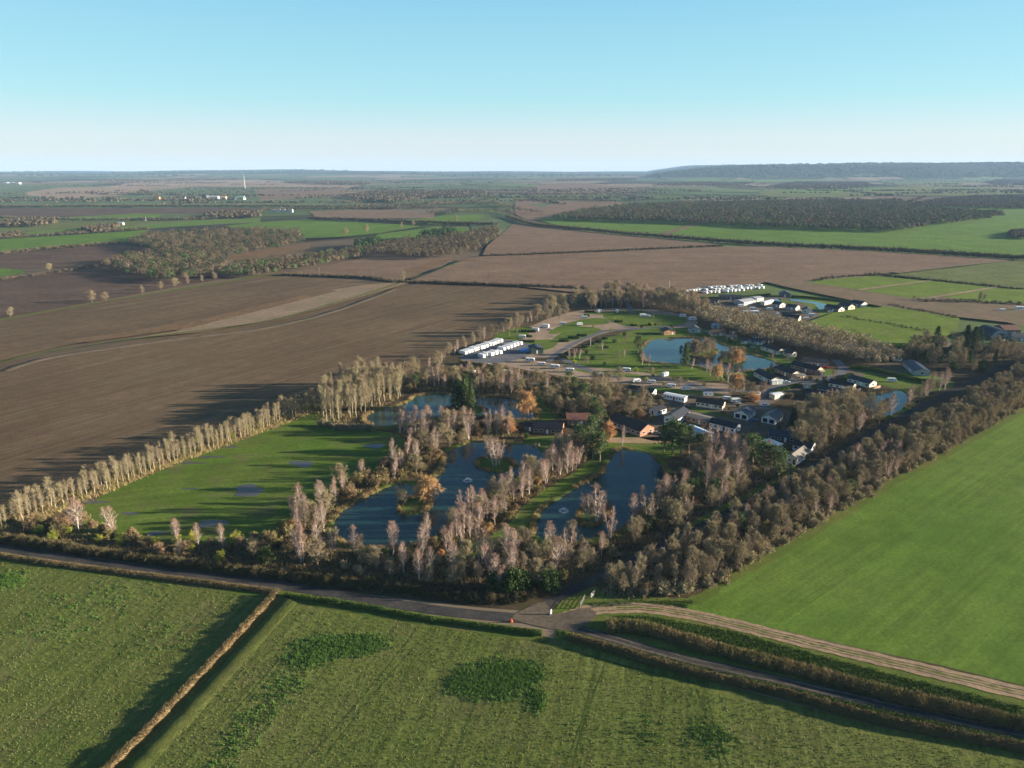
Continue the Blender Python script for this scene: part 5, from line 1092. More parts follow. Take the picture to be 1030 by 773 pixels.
H('lodge', 'lodge', 'small white lodge with black roof next to the thin bare trees', (652.5,416.5), (660,419), 8, 'white_wall', 'charcoal', 2.6, 1.4, gf=True, win=1, endwin=2)
H('brick_barn', 'barn', 'long orange brick barn with dark roof above the eastern lake', (612,428), (643.7,440), 10, 'brick', 'brown_tile', 2.8, 2.6, win=7, endwin=2)
H('brown_house', 'lodge', 'brown lodge under a dull red tiled roof among pines', (570.5,428), (593.5,428), 7.5, 'timber', 'red_tile', 2.8, 2.2, win=4, endwin=1)
H('log_cabin', 'cabin', 'long dark log cabin with black roof and orange brick end by the lake lawn', (536,436), (565,438), 8.5, 'timber', 'charcoal', 2.7, 2.2, win=5, endwin=1, endwall='orange_wall')
H('annexe', 'cabin', 'low dark annexe at the hedge end of the long log cabin', (527,433.5), (535,434.5), 6, 'dark_wall', 'charcoal', 2.4, 1.0, win=2, endwin=0)
H('lodge', 'lodge', 'long white trimmed lodge with black roof behind the tall pink birches', (713,430.5), (738.5,437), 6.5, 'white_wall', 'charcoal', 2.8, 1.5, win=6, endwin=2)
H('flat_lodge', 'lodge', 'tan flat roofed lodge with orange trim between white and black roofed lodges', (690,424), (711,429.5), 7, 'orange_wall', 'grey_tile', 2.7, .5, win=4)
H('lodge', 'lodge', 'white lodge with pale blue roof half hidden by the pines', (688.5,436), (710,445), 6, 'white_wall', 'blue_roof', 2.6, .9, win=4)
H('bungalow', 'bungalow', 'grey roofed bungalow with white side wall beside the shaded lane', (790,465.5), (801,468.5), 13, 'white_wall', 'grey_tile', 2.6, 2.0, gf=True, win=2, endwin=3)
H('static_caravan', 'static caravan', 'small white static caravan behind the broad green pines', (768,449), (780,454), 4, 'white_wall', 'pale_roof', 2.5, .35, win=3)
H('lodge', 'lodge', 'wide navy roofed lodge behind the small white static caravan', (774,444), (799,446), 8, 'dark_wall', 'navy', 2.6, 1.6, win=4)
H('lodge', 'lodge', 'grey roofed lodge with a short white wall behind the grey roofed bungalow', (797,453), (815,457), 8, 'white_wall', 'slate', 2.5, 1.6, win=3)
H('lodge', 'lodge', 'black roofed lodge with cream gable beside the red shrubs', (758,378.5), (775,387), 7, 'green_wall', 'charcoal', 2.7, 1.8, endwall='cream_wall')
H('shed', 'shed', 'small pale green shed between lodge and white cars', (776.5,387.6), (787,386.8), 3.5, 'green_wall', 'pale_roof', 2.3, .3, win=1, endwin=0)
H('lodge', 'lodge', 'brown lodge with black roof and cream end next to the far lake tip', (779,374.5), (796,381), 7, 'timber', 'charcoal', 2.7, 1.8, endwall='cream_wall')
H('cabin', 'cabin', 'small orange cabin on the bend of the lodge road', (801.5,383), (810,382.2), 4.5, 'orange_wall', 'grey_tile', 2.5, .6, win=2)
H('lodge', 'lodge', 'tan gabled brown lodge in front of the dark roofed brick lodge', (795,371), (821,377.5), 7, 'timber', 'charcoal', 2.8, 1.9, endwall='tan_wall', win=6)
H('lodge', 'lodge', 'wide brick lodge with dark roof beside the red car', (808,368.5), (833,370), 8, 'brick', 'charcoal', 2.9, 1.4, win=6)
H('cabin', 'cabin', 'tiny tan cabin on bright grass at the lodge road', (825,378), (829,378), 3.5, 'tan_wall', 'tan_wall', 2.3, .5, win=1, endwin=0)
H('lodge', 'lodge', 'middle lodge of three with cream gables facing the small eastern pond', (833,390), (856.5,394.5), 7, 'green_wall', 'charcoal', 2.7, 1.6, endwall='cream_wall', deck=True)
H('lodge', 'lodge', 'furthest lodge of three with cream gables facing the small eastern pond', (852,385), (874,391), 7, 'green_wall', 'slate', 2.7, 1.6, endwall='cream_wall', deck=True)
H('lodge', 'lodge', 'nearest lodge of three facing the small eastern pond, with long grey roof', (821.5,395.5), (848,400.5), 6.5, 'grey_wall', 'slate', 2.7, 1.3, endwall='cream_wall', deck=True)
H('lodge', 'lodge', 'low black roofed lodge just behind the grey grove', (810,399.5), (835,403.5), 6, 'dark_wall', 'charcoal', 2.6, 1.4, endwall='cream_wall', win=5)
H('shed', 'shed', 'cream shed at the west end of the pond lodges', (808.5,391), (815,391.5), 3.5, 'cream_wall', 'grey_tile', 2.3, .6, win=1, endwin=0)
H('lodge', 'lodge', 'long grey lodge with navy roof behind the clipped green hedge', (908,368.5), (919,378), 9, 'grey_wall', 'navy', 2.8, 1.7, win=4, gf=False)
H('lodge', 'lodge', 'black roofed lodge with cream gable at the foot of the tree belt', (765,352), (782,357.5), 6.5, 'cream_wall', 'charcoal', 2.7, 1.6)
H('lodge', 'lodge', 'brown roofed pink walled lodge near the head of the far lake', (716,338.5), (730,338), 6.5, 'tan_wall', 'brown_tile', 2.6, 1.5)
H('cabin', 'cabin', 'orange timber cabin with dark roof at the corner of the far lake', (668,337.5), (679,337), 8, 'orange_wall', 'charcoal', 2.7, 1.8, gf=True, win=2)
H('cabin', 'cabin', 'grey gabled cabin on the far lake shore', (694,335), (705,335), 7, 'grey_wall', 'grey_tile', 2.6, 2.2, gf=True, win=2)
H('cabin', 'cabin', 'small tan cabin beside the far lake, in the row below the tree belt', (731,342.5), (741,343), 5.5, 'orange_wall', 'grey_tile', 2.5, 1.2, win=3)
H('cabin', 'cabin', 'cream cabin in the row below the tree belt, next to the tan cabin', (745,346), (752,347), 5, 'cream_wall', 'slate', 2.5, 1.2, win=2)
H('cabin', 'cabin', 'dark roofed cabin in the row below the tree belt, nearest the black roofed lodge', (754,346), (765,348), 6, 'grey_wall', 'slate', 2.5, 1.4, win=2)
H('cabin', 'cabin', 'blue grey cabin behind the pink walled lodge', (717,331), (724,331), 5, 'grey_wall', 'blue_roof', 2.5, 1.2, win=2)
H('shed', 'shed', 'cream shed beside the lodge lane in front of the thin trees', (779,402.5), (787.5,401), 4, 'cream_wall', 'pale_roof', 2.4, .4, win=1)
H('storage_barn', 'barn', 'dark green metal shed with white door at the caravan storage yard', (534,356.5), (546.5,356), 10, 'darkgreen_wall', 'slate', 3.4, 1.2, gf=True, win=1, endwin=0)
t = MB(); t.prism([(0, 0), (9, 0), (9, .9), (6, 1.7), (3, 1.5), (0, 1.1)], 0, 5, 'y'); o = t.build('tarpaulin_stack', W_['blue_tarp'], bevel=.2); p = at(523, 354.5); o.location = (p.x, p.y, .1); tag(o, 'bright blue tarpaulin covered stack beside the dark green metal shed', 'tarpaulin stack')
# the second park beyond the tree belt
H('lodge', 'lodge', 'grey gabled lodge behind the tree belt, nearest the pale gravel', (771.6,324), (785,324.6), 8, 'grey_wall', 'charcoal', 2.7, 2.2, gf=True, win=3)
H('lodge', 'lodge', 'black roofed lodge with cream gable behind the tree belt', (786,321.5), (803,323.5), 7, 'dark_wall', 'charcoal', 2.7, 1.8, endwall='cream_wall')
H('lodge', 'lodge', 'grey roofed lodge with pale gable end in front of the small far pond', (807,315.5), (817,316), 9, 'cream_wall', 'slate', 2.7, 2.0, gf=True, win=2)
H('lodge', 'lodge', 'lodge with wide bright cream gable west of the small far pond', (790,311.5), (800,313), 8, 'grey_wall', 'slate', 2.7, 2.0, endwall='cream_wall')
H('lodge', 'lodge', 'lodge with bright gable in the middle of the upper park', (776,308.5), (784,310), 8, 'grey_wall', 'slate', 2.7, 2.0, endwall='cream_wall')
H('lodge', 'lodge', 'black roofed lodge with bright gable, first of three beyond the pond', (829,312), (843,314.8), 8, 'dark_wall', 'charcoal', 2.8, 2.2, endwall='cream_wall')
H('lodge', 'lodge', 'black roofed lodge with bright gable, second of three beyond the pond', (843,309.8), (853,312), 8, 'dark_wall', 'charcoal', 2.8, 2.2, endwall='cream_wall')
H('lodge', 'lodge', 'black roofed lodge on the hedge, last of three beyond the pond', (855,307.5), (866,309.5), 9, 'dark_wall', 'charcoal', 2.8, 2.2, endwall='grey_wall')
H('lodge', 'lodge', 'dark navy house at the back hedge of the upper park', (784,298.8), (795,299.3), 9, 'dark_wall', 'navy', 3.0, 2.6, gf=True, win=3)
H('lodge', 'lodge', 'brown roofed low lodge in front of the far caravan store, western one', (703,305), (712,305.5), 7, 'dark_wall', 'brown_tile', 2.6, 1.4)
H('lodge', 'lodge', 'brown roofed low lodge in front of the far caravan store, eastern one', (714,305), (722,305.5), 7, 'dark_wall', 'brown_tile', 2.6, 1.4)
H('lodge', 'lodge', 'long dark green roofed building in front of the far caravan store', (724,301.5), (746,302), 8, 'dark_wall', 'slate', 2.6, 1.6, win=5)
H('workshop', 'workshop', 'white walled workshop with bright reflecting roof in the upper park', (748,308), (760,306), 12, 'grey_wall', 'far_pale', 3.2, 1.2, win=3)
H('workshop', 'workshop', 'white workshop next to the bright reflecting roof', (761,304), (768,303), 9, 'far_white', 'far_pale', 3.0, .8, win=2)
H('static_caravan', 'static caravan', 'cream static caravan beside the bright workshop', (769,307.5), (778,305), 4, 'cream_wall', 'pale_roof', 2.6, .35, win=3)
H('static_caravan', 'static caravan', 'long white static caravan among trees at the park head, western one', (613,302), (618.5,302), 6, 'white_wall', 'pale_roof', 2.8, .5, win=2)
H('static_caravan', 'static caravan', 'long white static caravan among trees at the park head, eastern one', (619.5,301.5), (625.5,301.5), 7, 'white_wall', 'pale_roof', 2.9, .6, win=2)
H('static_caravan', 'static caravan', 'pale static caravan seen through the tree belt', (748,316.5), (763,316.5), 4, 'cream_wall', 'pale_roof', 2.6, .35, win=4)
H('shed', 'shed', 'low white shed at the end of the far green hedge by the pole', (667,300), (675,300), 5, 'white_wall', 'blue_roof', 2.2, .6, win=2)
H('cabin', 'cabin', 'dark timber cabin tucked below the tree belt above the lake tip', (768,345), (775,346), 5.5, 'timber', 'slate', 2.5, 1.4, win=2)
H('cabin', 'cabin', 'white cabin tucked below the tree belt beside the timber cabin', (757,341), (763,341.5), 5, 'white_wall', 'slate', 2.5, 1.3, win=2)
H('cabin', 'cabin', 'small orange cabin between pink walled lodge and tree belt', (733,336), (739,336.5), 5, 'orange_wall', 'brown_tile', 2.5, 1.3, win=2)
H('cabin', 'cabin', 'cream cabin at the foot of the tree belt beside the grassy bank', (788,358), (796,360), 5.5, 'cream_wall', 'slate', 2.5, 1.4, win=2)
H('shed', 'shed', 'little grey shed on the shaded lawn behind the clipped hedge', (896,362), (902,364), 4, 'grey_wall', 'slate', 2.2, .9, win=1)
# farm at the right
def arch_barn(label, p1, p2, depth, h, wall, roof):
    a, L, rz = frame_of(p1, p2); e = empty('arched_barn', (a.x, a.y, .05), rz); tag(e, label, 'barn'); pr = [(L / 2 - L / 2 * math.cos(t), h * math.sin(t)) for t in np.linspace(0, math.pi, 13)]
    w = MB(); w.prism(pr, 0, depth, 'y'); w.build('wall', W_[wall], e); r = MB(); n = len(pr); po = [(L / 2 + (q - L / 2) * 1.03, z * 1.03 + .02) for q, z in pr]
    for i in range(n - 1): r.prism([pr[i], pr[i + 1], po[i + 1], po[i]], -.3, depth + .3, 'y')
    r.build('roof', W_[roof], e); d = MB(); d.box(L * .35, L * .65, -.08, -.003, 0, h * .6); d.build('door', W_['dark_wall'], e)
arch_barn('grey arched barn roof among the eastern farm buildings', (996,341), (1016,341), 16, 6, 'grey_wall', 'slate')
H('barn', 'barn', 'rusty brown roofed barn among the eastern farm buildings', (1010,337), (1026,337), 14, 'dark_wall', 'red_tile', 3.5, 2.5)
H('barn', 'barn', 'pale walled barn at the far edge of the eastern farm', (1018,343), (1034,344), 10, 'grey_wall', 'grey_tile', 3, 2)
for i, (px, py, wd, lb) in enumerate([(991,338,9,'big white and blue tarpaulin heap, western of two by the arched barn'), (1004,337.5,6,'smaller pale tarpaulin heap touching the arched barn')]):
    t = MB(); t.prism([(0, 0), (wd, 0), (wd * .9, 2.2), (wd * .6, 3.4), (wd * .25, 3.0), (0.2, 1.4)], 0, 7, 'y'); o = t.build('tarpaulin_stack', W_['blue_roof'] if i == 0 else W_['pale_roof'], bevel=.3); p = at(px, py); o.location = (p.x, p.y, .1); tag(o, lb, 'tarpaulin stack')

# caravans, vans, cars ------------------------------------------------
def caravan_proto():
    e = empty('caravan', (0, 0, 0)); b = MB(); b.prism([(-3.0, .55), (2.9, .55), (3.1, 1.2), (2.95, 2.1), (2.5, 2.6), (-2.6, 2.65), (-2.95, 2.3), (-3.1, 1.2)], -1.12, 1.12, 'y'); b.build('body', W_['white_wall'], e, bevel=.12)
    for x0, x1 in ((-2.3, -1.1), (.3, 1.2), (1.6, 2.4)): w = MB(); w.box(x0, x1, -1.16, -1.125, 1.45, 2.05); w.build('window', W_['glass'], e)
    w = MB(); w.box(3.0, 3.16, -.8, .8, 1.4, 2.0); w.build('window', W_['glass'], e)
    w = MB(); w.box(-.75, -.1, -1.15, -1.123, .62, 2.3); d = w.build('door', W_['pale_roof'], e); h = MB(); h.box(-.2, -.14, -1.19, -1.152, 1.3, 1.42); h.build('handle', W_['steel'], d)
    for y in (-1.0, .82): w = MB(); w.cyl((0, y, .33), .33, .18, 12, 'y'); w.build('wheel', W_['tyre'], e)
    t = MB(); t.bar((-3.0, -.7, .5), (-4.2, 0, .5), .05); t.bar((-3.0, .7, .5), (-4.2, 0, .5), .05); t.bar((-4.1, 0, .5), (-4.1, 0, 0), .05); t.build('tow_bar', W_['steel'], e); return e
def motorhome_proto():
    e = empty('motorhome', (0, 0, 0)); b = MB(); b.prism([(-3.3, .4), (1.5, .4), (1.6, 1.6), (2.6, 1.8), (2.7, 2.5), (2.2, 2.9), (-3.3, 2.9)], -1.12, 1.12, 'y'); b.build('body', W_['white_wall'], e, bevel=.1)
    c = MB(); c.prism([(1.5, .35), (3.4, .35), (3.45, .95), (2.7, 1.15), (2.1, 1.78), (1.5, 1.75)], -1.0, 1.0, 'y'); cb = c.build('cab', W_['pale_roof'], e, bevel=.08); g = MB(); g.prism([(2.18, 1.72), (2.22, 1.76), (2.78, 1.2), (2.74, 1.16)], -.85, .85, 'y'); g.build('windscreen', W_['glass'], cb)
    for x0, x1 in ((-2.6, -1.6), (-.9, .1)): w = MB(); w.box(x0, x1, -1.16, -1.123, 1.5, 2.1); w.build('window', W_['glass'], e)
    for x in (-2.0, 2.5):
        for y in (-1.02, .84): w = MB(); w.cyl((x, y, .36), .36, .18, 12, 'y'); w.build('wheel', W_['tyre'], e)
    return e
def car_proto(paint):
    e = empty('parked_car', (0, 0, 0)); b = MB(); b.prism([(-2.1, .35), (2.1, .35), (2.15, .75), (1.9, .9), (1.0, .98), (-1.9, 1.02), (-2.15, .8)], -.85, .85, 'y'); b.build('body', W_[paint], e, bevel=.08)
    c = MB(); c.prism([(-1.8, 1.0), (.95, .97), (.35, 1.42), (-1.3, 1.45)], -.74, .74, 'y'); cb = c.build('windows', W_['glass'], e); r = MB(); r.box(-1.25, .3, -.7, .7, 1.445, 1.49); r.build('roof', W_[paint], e)
    for x in (-1.3, 1.35):
        for y in (-.88, .7): w = MB(); w.cyl((x, y, .32), .32, .18, 12, 'y'); w.build('wheel', W_['tyre'], e)
    return e
PV = {}
def vehicle(kind, px, py, rz, label, cat, group=None, s=1.0, pos=None):
    if kind not in PV: PV[kind] = o = {'caravan': caravan_proto, 'motorhome': motorhome_proto}.get(kind, lambda: car_proto(kind))()
    else:
        o = copy_tree(PV[kind])
        if 'group' in o: del o['group']
    p = pos if pos is not None else at(px, py); o.location = (p[0], p[1], .12); o.rotation_euler = (0, 0, rz); s *= .82 if pos is None else .94; o.scale = (s, s, s); tag(o, label, cat, group)
def row_of(px1, px2, gap, rzoff, label, group, s=1.0, skip=0.0, seed=0):
    a, b = at(*px1), at(*px2); d = b - a; n = int(d.length / gap); an = math.atan2(d.y, d.x); r = np.random.default_rng(seed)
    for k in range(n):
        if r.uniform() < skip: continue
        p = a + d * ((k + .5 + r.normal() * .07) / n) + Vector((0, r.normal() * .5, 0)); vehicle('caravan', 0, 0, an + math.pi / 2 + rzoff + r.normal() * (.05 if gap < 4 else .22) + (math.pi if r.uniform() < .3 else 0), label, 'caravan', group, s * r.uniform(.92, 1.05), (p.x, p.y))
row_of((464,357.5), (503,344.5), 3.1, 0, 'white caravan packed in the long outer row of the storage yard', 'caravans in the outer storage row', seed=1)
row_of((503,353.5), (523,347), 3.1, 0, 'white caravan packed in the short inner row of the storage yard', 'caravans in the inner storage row', seed=2)
row_of((478,361.5), (503,356), 3.2, 0, 'white caravan in the hedge side row of the storage yard', 'caravans in the hedge side storage row', skip=.15, seed=3)
row_of((488,359.5), (501,354.8), 3.2, 0, 'white caravan in the half filled middle row of the storage yard', 'caravans in the middle storage row', skip=.2, seed=4)
row_of((688,295.3), (705,292.5), 3.6, .3, 'white caravan at the western end of the far caravan store', 'caravans at the western end of the far store', seed=5)
row_of((706,296), (752,292.8), 4.2, .3, 'white caravan in the front row of the far caravan store', 'caravans in the front row of the far store', skip=.12, seed=6)
row_of((707,293.2), (768,290.6), 4.2, .3, 'white caravan in the middle row of the far caravan store', 'caravans in the middle row of the far store', skip=.12, seed=7)
row_of((712,290.9), (766,288.6), 4.2, .3, 'white caravan in the back row of the far caravan store', 'caravans in the back row of the far store', skip=.12, seed=8)
cv = [(566,327,0,.9,'white caravan on the small lawn before the russet trees'), (583,327.5,.2,.9,'white caravan between clipped hedges and the upper lawn'), (655,386,-.1,.9,'white caravan on the gravel above the white static'), (690,393,.1,.95,'white caravan with shrubs either side on the touring pitches'), (603,379,0,.9,'white caravan where the site road meets the pitches'), (745,309,.1,1,'cream caravan in front of the bright roofed workshop'), (757,312,0,1,'cream caravan by the workshop gravel'), (760,398,.2,.9,'white caravan near the rust red shrub'), (533,364.5,-.15,1.15,'large white caravan behind the storage hedge, nearest the green shed'), (544.5,368,0,.9,'white caravan behind the hedge, second from the green shed'), (558,371,-.1,1.05,'white caravan behind the hedge with dark awning, third from the green shed'),
      (573,374.5,-.1,1,'white caravan behind the hedge, furthest from the green shed'), (630,374,-.2,.95,'white caravan beside the lawn next to a tall bare tree'), (640,385,.35,.95,'white caravan standing alone above the long white lodge'), (675,390,-.1,.9,'half hidden white caravan above the long white static'),
      (712,399,.1,1,'white caravan with arched front above the cream bungalow'), (731,402.5,-.1,.8,'pale caravan left of the white caravan at the cream bungalow'), (739.5,405,.2,1,'white caravan past the end of the cream bungalow'),
      (588,321,0,1,'white caravan half hidden by the russet trees'), (525,340.5,-.1,1,'white caravan on the lawn behind the storage yard'), (719,311,0,.9,'white caravan against the far side of the tree belt'), (774,312.5,-.1,1.05,'white caravan below the cream static of the upper park'),
      (508,375,0,.7,'tiny white trailer on the mud lane behind the upper lake trees'), (491,369,.2,.8,'white caravan glimpsed through trees behind the upper lake'), (476,376.5,1.2,.8,'white caravan end glimpsed through the birches'),
      (816,318.5,-.1,1,'pale caravan beside the lodge with grey roof'), (811,321.8,0,.9,'cream caravan at the front corner of the upper park'), (835,314.8,0,.7,'small white trailer near the bright gables'), (868,309.5,0,.9,'white caravan at the last black roofed lodge'),
      (1009,346,0,1.1,'cream caravan in the eastern farm yard'), (1008,314,0,1.1,'white caravan beyond the paddock fences'), (797,321,0,.9,'grey white caravan between lodges of the upper park')]
for px, py, rz, s, lb in cv: vehicle('caravan', px, py, rz, lb, 'caravan', None, s)
mh = [(538,333.5,2.9,1,'blue trimmed motorhome on the gravel pitch, nearer of two'), (548,330,2.8,1.1,'dark fronted motorhome on the gravel pitch, further of two'), (603,314.5,.9,.95,'motorhome parked end on beside the clipped shrub'), (620.6,314.3,1.3,.9,'narrow white motorhome parked end on at the park head'),
      (647,319,.1,1,'white motorhome with awning in the middle of the gravel pitches'), (652,319.3,-.2,.7,'low white van joined to the middle motorhome'), (687,319.3,.3,1,'white motorhome on the pitch under the tree belt'), (669,379,.8,1,'boxy motorhome beside the lawn of the far lake'), (697,322.5,.1,1.1,'grey motorhome in shade under the tree belt'),
      (1026,313,0,1.5,'large white horsebox beyond the paddock fences'), (897,384.5,-.1,.9,'white van in shade behind the clipped hedge')]
for px, py, rz, s, lb in mh: vehicle('motorhome', px, py, rz, lb, 'motorhome' if 'motorhome' in lb else 'van', None, s)
cars = [('silver_paint',742,407,.1,'silver car on the lane beside the cream bungalow end'), ('blue_paint',758,424,.2,'blue car between the two white gable lodges'), ('white_wall',820,396,-.2,'white car between the black roofed lodge and cream shed'), ('silver_paint',836,384,0,'silver car on the lodge road by the wide olive hedge'),
        ('black_paint',690,410,.1,'black car on the mud lane opposite the white static'), ('silver_paint',662,413,.3,'pale car beside the small black roofed white lodge'), ('white_wall',782,316,.1,'white car in the upper park by the cream gable'), ('black_paint',739,306,0,'black car in front of the long dark green roofed building'),
        ('silver_paint',553,332.5,0,'silver car beside the dark fronted motorhome'), ('blue_paint',655,317,.2,'blue car on the pitch beside the middle motorhome'), ('white_wall',862,388.5,0,'white car behind the furthest pond lodge'), ('silver_paint',806,459,.2,'silver car beside the grey roofed bungalow'),('silver_paint',660.6,437,-.2,'silver car parked in front of the brick barn'), ('white_wall',791.5,385.5,-.2,'white car beside the pale green shed, nearer one'), ('white_wall',797.5,383.3,-.2,'white car beside the pale green shed, further one'), ('red_paint',831,371,0,'red car beside the wide brick lodge'),
        ('black_paint',772,386.5,.3,'black car under the cream gable near the red shrubs'), ('blue_paint',654,432,.2,'dark blue car between barn and white lodge'), ('silver_paint',757,350.5,0,'white silver car by the far lake end'), ('silver_paint',712,335,.3,'grey car beside the far lake cabins'), ('white_wall',770,409,0,'white car on the lane near the gable lodges'),
        ('silver_paint',805,313,.2,'silver car between lodges of the upper park'), ('blue_paint',1003,343,0,'dark blue car in the eastern farm yard')]
for k, px, py, rz, lb in cars: vehicle(k, px, py, rz, lb, 'car')

# distant farms and villages ------------------------------------------
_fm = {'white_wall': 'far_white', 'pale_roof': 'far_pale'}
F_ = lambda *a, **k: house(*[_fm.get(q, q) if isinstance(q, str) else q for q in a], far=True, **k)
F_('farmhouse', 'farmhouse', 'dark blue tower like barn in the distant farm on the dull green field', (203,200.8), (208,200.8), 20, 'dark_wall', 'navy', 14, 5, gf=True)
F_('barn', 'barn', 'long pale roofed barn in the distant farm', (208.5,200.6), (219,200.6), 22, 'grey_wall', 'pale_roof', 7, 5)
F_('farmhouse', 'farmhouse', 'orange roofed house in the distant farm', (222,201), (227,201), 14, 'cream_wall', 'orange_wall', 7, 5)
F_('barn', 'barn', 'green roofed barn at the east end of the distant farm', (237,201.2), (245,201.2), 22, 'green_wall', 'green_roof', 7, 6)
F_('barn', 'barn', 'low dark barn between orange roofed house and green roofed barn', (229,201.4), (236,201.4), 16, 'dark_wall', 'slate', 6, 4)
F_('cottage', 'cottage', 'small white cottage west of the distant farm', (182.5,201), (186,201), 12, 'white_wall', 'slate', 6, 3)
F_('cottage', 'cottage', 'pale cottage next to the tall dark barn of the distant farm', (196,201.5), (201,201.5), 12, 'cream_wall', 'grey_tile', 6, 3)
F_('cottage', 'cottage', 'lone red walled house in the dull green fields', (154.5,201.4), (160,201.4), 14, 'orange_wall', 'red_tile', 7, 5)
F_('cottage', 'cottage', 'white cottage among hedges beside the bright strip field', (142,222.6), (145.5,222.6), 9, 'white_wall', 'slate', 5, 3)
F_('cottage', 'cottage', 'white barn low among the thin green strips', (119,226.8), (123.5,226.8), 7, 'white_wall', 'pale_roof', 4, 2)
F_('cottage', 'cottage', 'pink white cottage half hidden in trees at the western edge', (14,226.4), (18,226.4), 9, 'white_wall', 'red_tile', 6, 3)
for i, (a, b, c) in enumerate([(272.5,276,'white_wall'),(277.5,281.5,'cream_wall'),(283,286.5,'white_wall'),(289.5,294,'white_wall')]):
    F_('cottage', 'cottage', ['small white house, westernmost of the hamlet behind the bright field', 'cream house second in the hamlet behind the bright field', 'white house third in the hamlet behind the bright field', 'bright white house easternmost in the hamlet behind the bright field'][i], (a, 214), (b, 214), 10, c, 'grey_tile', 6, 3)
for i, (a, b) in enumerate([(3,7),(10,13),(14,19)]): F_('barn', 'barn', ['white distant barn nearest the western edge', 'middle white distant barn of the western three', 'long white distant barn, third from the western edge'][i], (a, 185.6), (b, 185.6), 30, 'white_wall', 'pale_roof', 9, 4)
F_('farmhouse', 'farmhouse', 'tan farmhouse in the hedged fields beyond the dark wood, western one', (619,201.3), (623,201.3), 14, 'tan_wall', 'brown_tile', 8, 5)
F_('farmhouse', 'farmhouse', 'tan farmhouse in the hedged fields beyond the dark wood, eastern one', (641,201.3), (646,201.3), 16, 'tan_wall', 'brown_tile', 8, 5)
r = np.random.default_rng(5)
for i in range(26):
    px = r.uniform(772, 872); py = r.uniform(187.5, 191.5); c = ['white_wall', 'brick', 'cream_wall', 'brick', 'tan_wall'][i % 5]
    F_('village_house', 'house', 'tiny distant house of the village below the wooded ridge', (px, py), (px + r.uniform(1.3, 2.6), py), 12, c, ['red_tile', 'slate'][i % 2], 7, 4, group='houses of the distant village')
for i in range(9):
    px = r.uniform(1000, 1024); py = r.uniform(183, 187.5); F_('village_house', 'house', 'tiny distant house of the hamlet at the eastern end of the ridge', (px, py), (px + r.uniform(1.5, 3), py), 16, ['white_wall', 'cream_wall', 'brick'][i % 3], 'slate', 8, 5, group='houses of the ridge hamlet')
# wind turbine
p = at(246.5, 190); e = empty('wind_turbine', (p.x, p.y, 0)); tag(e, 'slim white wind turbine on the distant tan hillside', 'wind turbine')
m = MB(); m.cyl((0, 0, 0), 2.2, 62, 12, r2=1.1); m.build('mast', W_['turbine_white'], e); m = MB(); m.box(-1.4, 1.4, -2.5, 4, 61, 64); m.build('nacelle', W_['turbine_white'], e)
for k in range(3):
    a = R(100 + 120 * k); m = MB(); c, s = math.cos(a), math.sin(a); L = 24
    m.add([(c * 1 - s * .9, -3.2, 62.5 + s * 1 + c * .9), (c * 1 + s * .9, -2.6, 62.5 + s * 1 - c * .9), (c * L, -3.1, 62.5 + s * L), (c * L * .4 - s * 1.4, -3.0, 62.5 + s * L * .4 + c * 1.4)], [(0, 1, 2, 3)])
    m.add([(c * 1 - s * .9, -2.9, 62.5 + s * 1 + c * .9), (c * 1 + s * .9, -2.3, 62.5 + s * 1 - c * .9), (c * L, -2.9, 62.5 + s * L), (c * L * .4 - s * 1.4, -2.7, 62.5 + s * L * .4 + c * 1.4)], [(3, 2, 1, 0)]); m.build('blade', W_['turbine_white'], e)
# poles
for px, py, h, lb in [(673,292,9,'tall pale pole at the corner of the far caravan store'), (607,286,9,'wooden utility pole in the pink brown field above the park head'), (552,270,8,'wooden utility pole alone in the pink brown field'), (594,348,5,'slender white lamp post on the park lawn')]:
    p = at(px, py); e = empty('utility_pole', (p.x, p.y, .05)); tag(e, lb, 'pole'); m = MB(); m.cyl((0, 0, 0), .15 if h > 6 else .09, h, 8, r2=.08); m.build('post', W_['wood_pole'] if 'wood' in lb else W_['frame_white'], e); m = MB(); m.box(-.7 if h > 6 else -.1, .7 if h > 6 else .6, -.06, .06, h - .5, h - .38); m.build('crossarm', W_['wood_pole'], e)
# junction furniture
p = at(554, 618.5); e = empty('marker_post', (p.x, p.y, .1), .3); tag(e, 'white marker post with slanted top at the lane mouth', 'marker post'); m = MB(); m.prism([(-.22, 0), (.22, 0), (.3, 1.3), (.05, 1.6), (-.18, 1.3)], -.12, .12, 'y'); m.build('post', W_['frame_white'], e, bevel=.03); m = MB(); m.box(-.4, .4, -.35, .35, 0, .18); m.build('base', W_['dark_wall'], e)
p = at(514.6, 626); e = empty('traffic_cone', (p.x, p.y, .12)); tag(e, 'small orange traffic cone on the verge west of the junction', 'traffic cone'); m = MB(); m.cyl((0, 0, .05), .3, .9, 12, r2=.06); m.build('cone', W_['cone_orange'], e); m = MB(); m.box(-.38, .38, -.38, .38, 0, .05); m.build('base', W_['cone_orange'], e)
def gate(p1, p2, label):
    a, L, rz = frame_of(p1, p2); e = empty('field_gate', (a.x, a.y, .1), rz); tag(e, label, 'gate')
    for x in (0, L): m = MB(); m.cyl((x, 0, 0), .1, 1.7, 8); m.build('post', W_['steel'], e)
    m = MB()
    for k in range(6): m.bar((.1, 0, .25 + .24 * k), (L - .1, 0, .25 + .24 * k), .03)
    m.bar((.1, 0, .25), (L - .1, 0, 1.45), .03); m.bar((L - .12, 0, .25), (L - .12, 0, 1.45), .03); m.bar((.12, 0, .25), (.12, 0, 1.45), .03); m.build('bars', W_['steel'], e)
gate((583,612.5), (588,603.5), 'open grey metal field gate beside the sandy track, lower one'); gate((594,602.5), (600,597), 'open grey metal field gate against the shrubs, upper one')
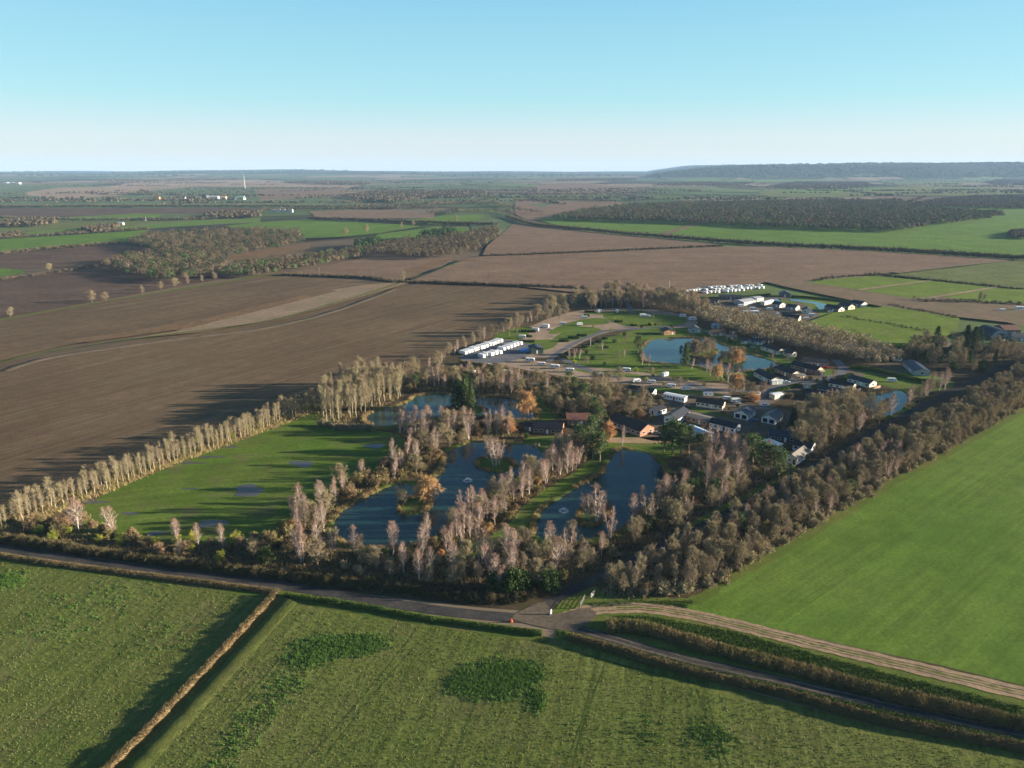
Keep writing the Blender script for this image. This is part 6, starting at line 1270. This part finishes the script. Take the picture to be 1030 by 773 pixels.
# fountains
for px, py, lb in [(470.5,484,'white fountain spray on the middle lake'), (567,514.5,'white fountain spray on the eastern lake')]:
    p = at(px, py); e = empty('fountain', (p.x, p.y, .12)); e.scale = (.62, .62, .8); tag(e, lb, 'fountain'); r = np.random.default_rng(int(px)); n = 700
    az = r.uniform(0, 6.28, n); t = r.uniform(0, 1, n); rad = 1.9 * t; zz = 1.5 * (1 - (2 * t - .8) ** 2 * .9).clip(0) + r.normal(size=n) * .08
    P = np.c_[np.cos(az) * rad, np.sin(az) * rad, np.maximum(zz * .8, .05)]; V, Fc = leaf_quads(P, np.full(n, .09), r); mesh_np('spray', V, Fc, W_['foam'], e)
    n = 500; az = r.uniform(0, 6.28, n); rad = 2.2 + r.normal(size=n) * .35; P = np.c_[np.cos(az) * rad, np.sin(az) * rad, np.full(n, .04)]; V, Fc = leaf_quads(P, np.full(n, .13), r, .1); mesh_np('foam_ring', V, Fc, W_['foam'], e)
    m = MB(); m.cyl((0, 0, -.1), .5, .35, 12); m.build('float', W_['dark_wall'], e)
# paddock fences: posts and rails
def fence(px, label, gap=4.0):
    path = np.array(P2(px)); d = np.r_[0, np.cumsum(np.linalg.norm(np.diff(path, axis=0), axis=1))]; n = min(90, int(d[-1] / gap)); s = np.linspace(0, d[-1], n + 1); x = np.interp(s, d, path[:, 0]); y = np.interp(s, d, path[:, 1])
    e = empty('paddock_fence', (x[0], y[0], .1)); tag(e, label, 'fence'); m = MB()
    for k in range(n):
        for z in (.6, 1.1): m.bar((x[k] - x[0], y[k] - y[0], z), (x[k + 1] - x[0], y[k + 1] - y[0], z), .06, 4)
    m.build('rails', W_['cream_wall'], e)
    for k in range(n + 1): q = MB(); q.box(x[k] - x[0] - .09, x[k] - x[0] + .09, y[k] - y[0] - .09, y[k] - y[0] + .09, 0, 1.35); q.build('post', W_['cream_wall'], e)
fence([(863,293.6), (937,284.4)], 'pale fence between the first and second paddock', 5); fence([(924,303), (947,300), (1006,290.3)], 'pale fence between the second and third paddock', 5)
p = at(542, 449); e = empty('garden_statue', (p.x, p.y, .1)); tag(e, 'small pale statue on the lake lawn below the log cabin', 'statue'); m = MB(); m.cyl((0, 0, 0), .35, .4, 10, r2=.3); m.build('plinth', W_['grey_wall'], e); m = MB(); m.cyl((0, 0, .4), .26, .7, 10, r2=.14); m.cyl((0, 0, 1.1), .15, .3, 10, r2=.1); m.build('figure', W_['cream_wall'], e, bevel=.03)
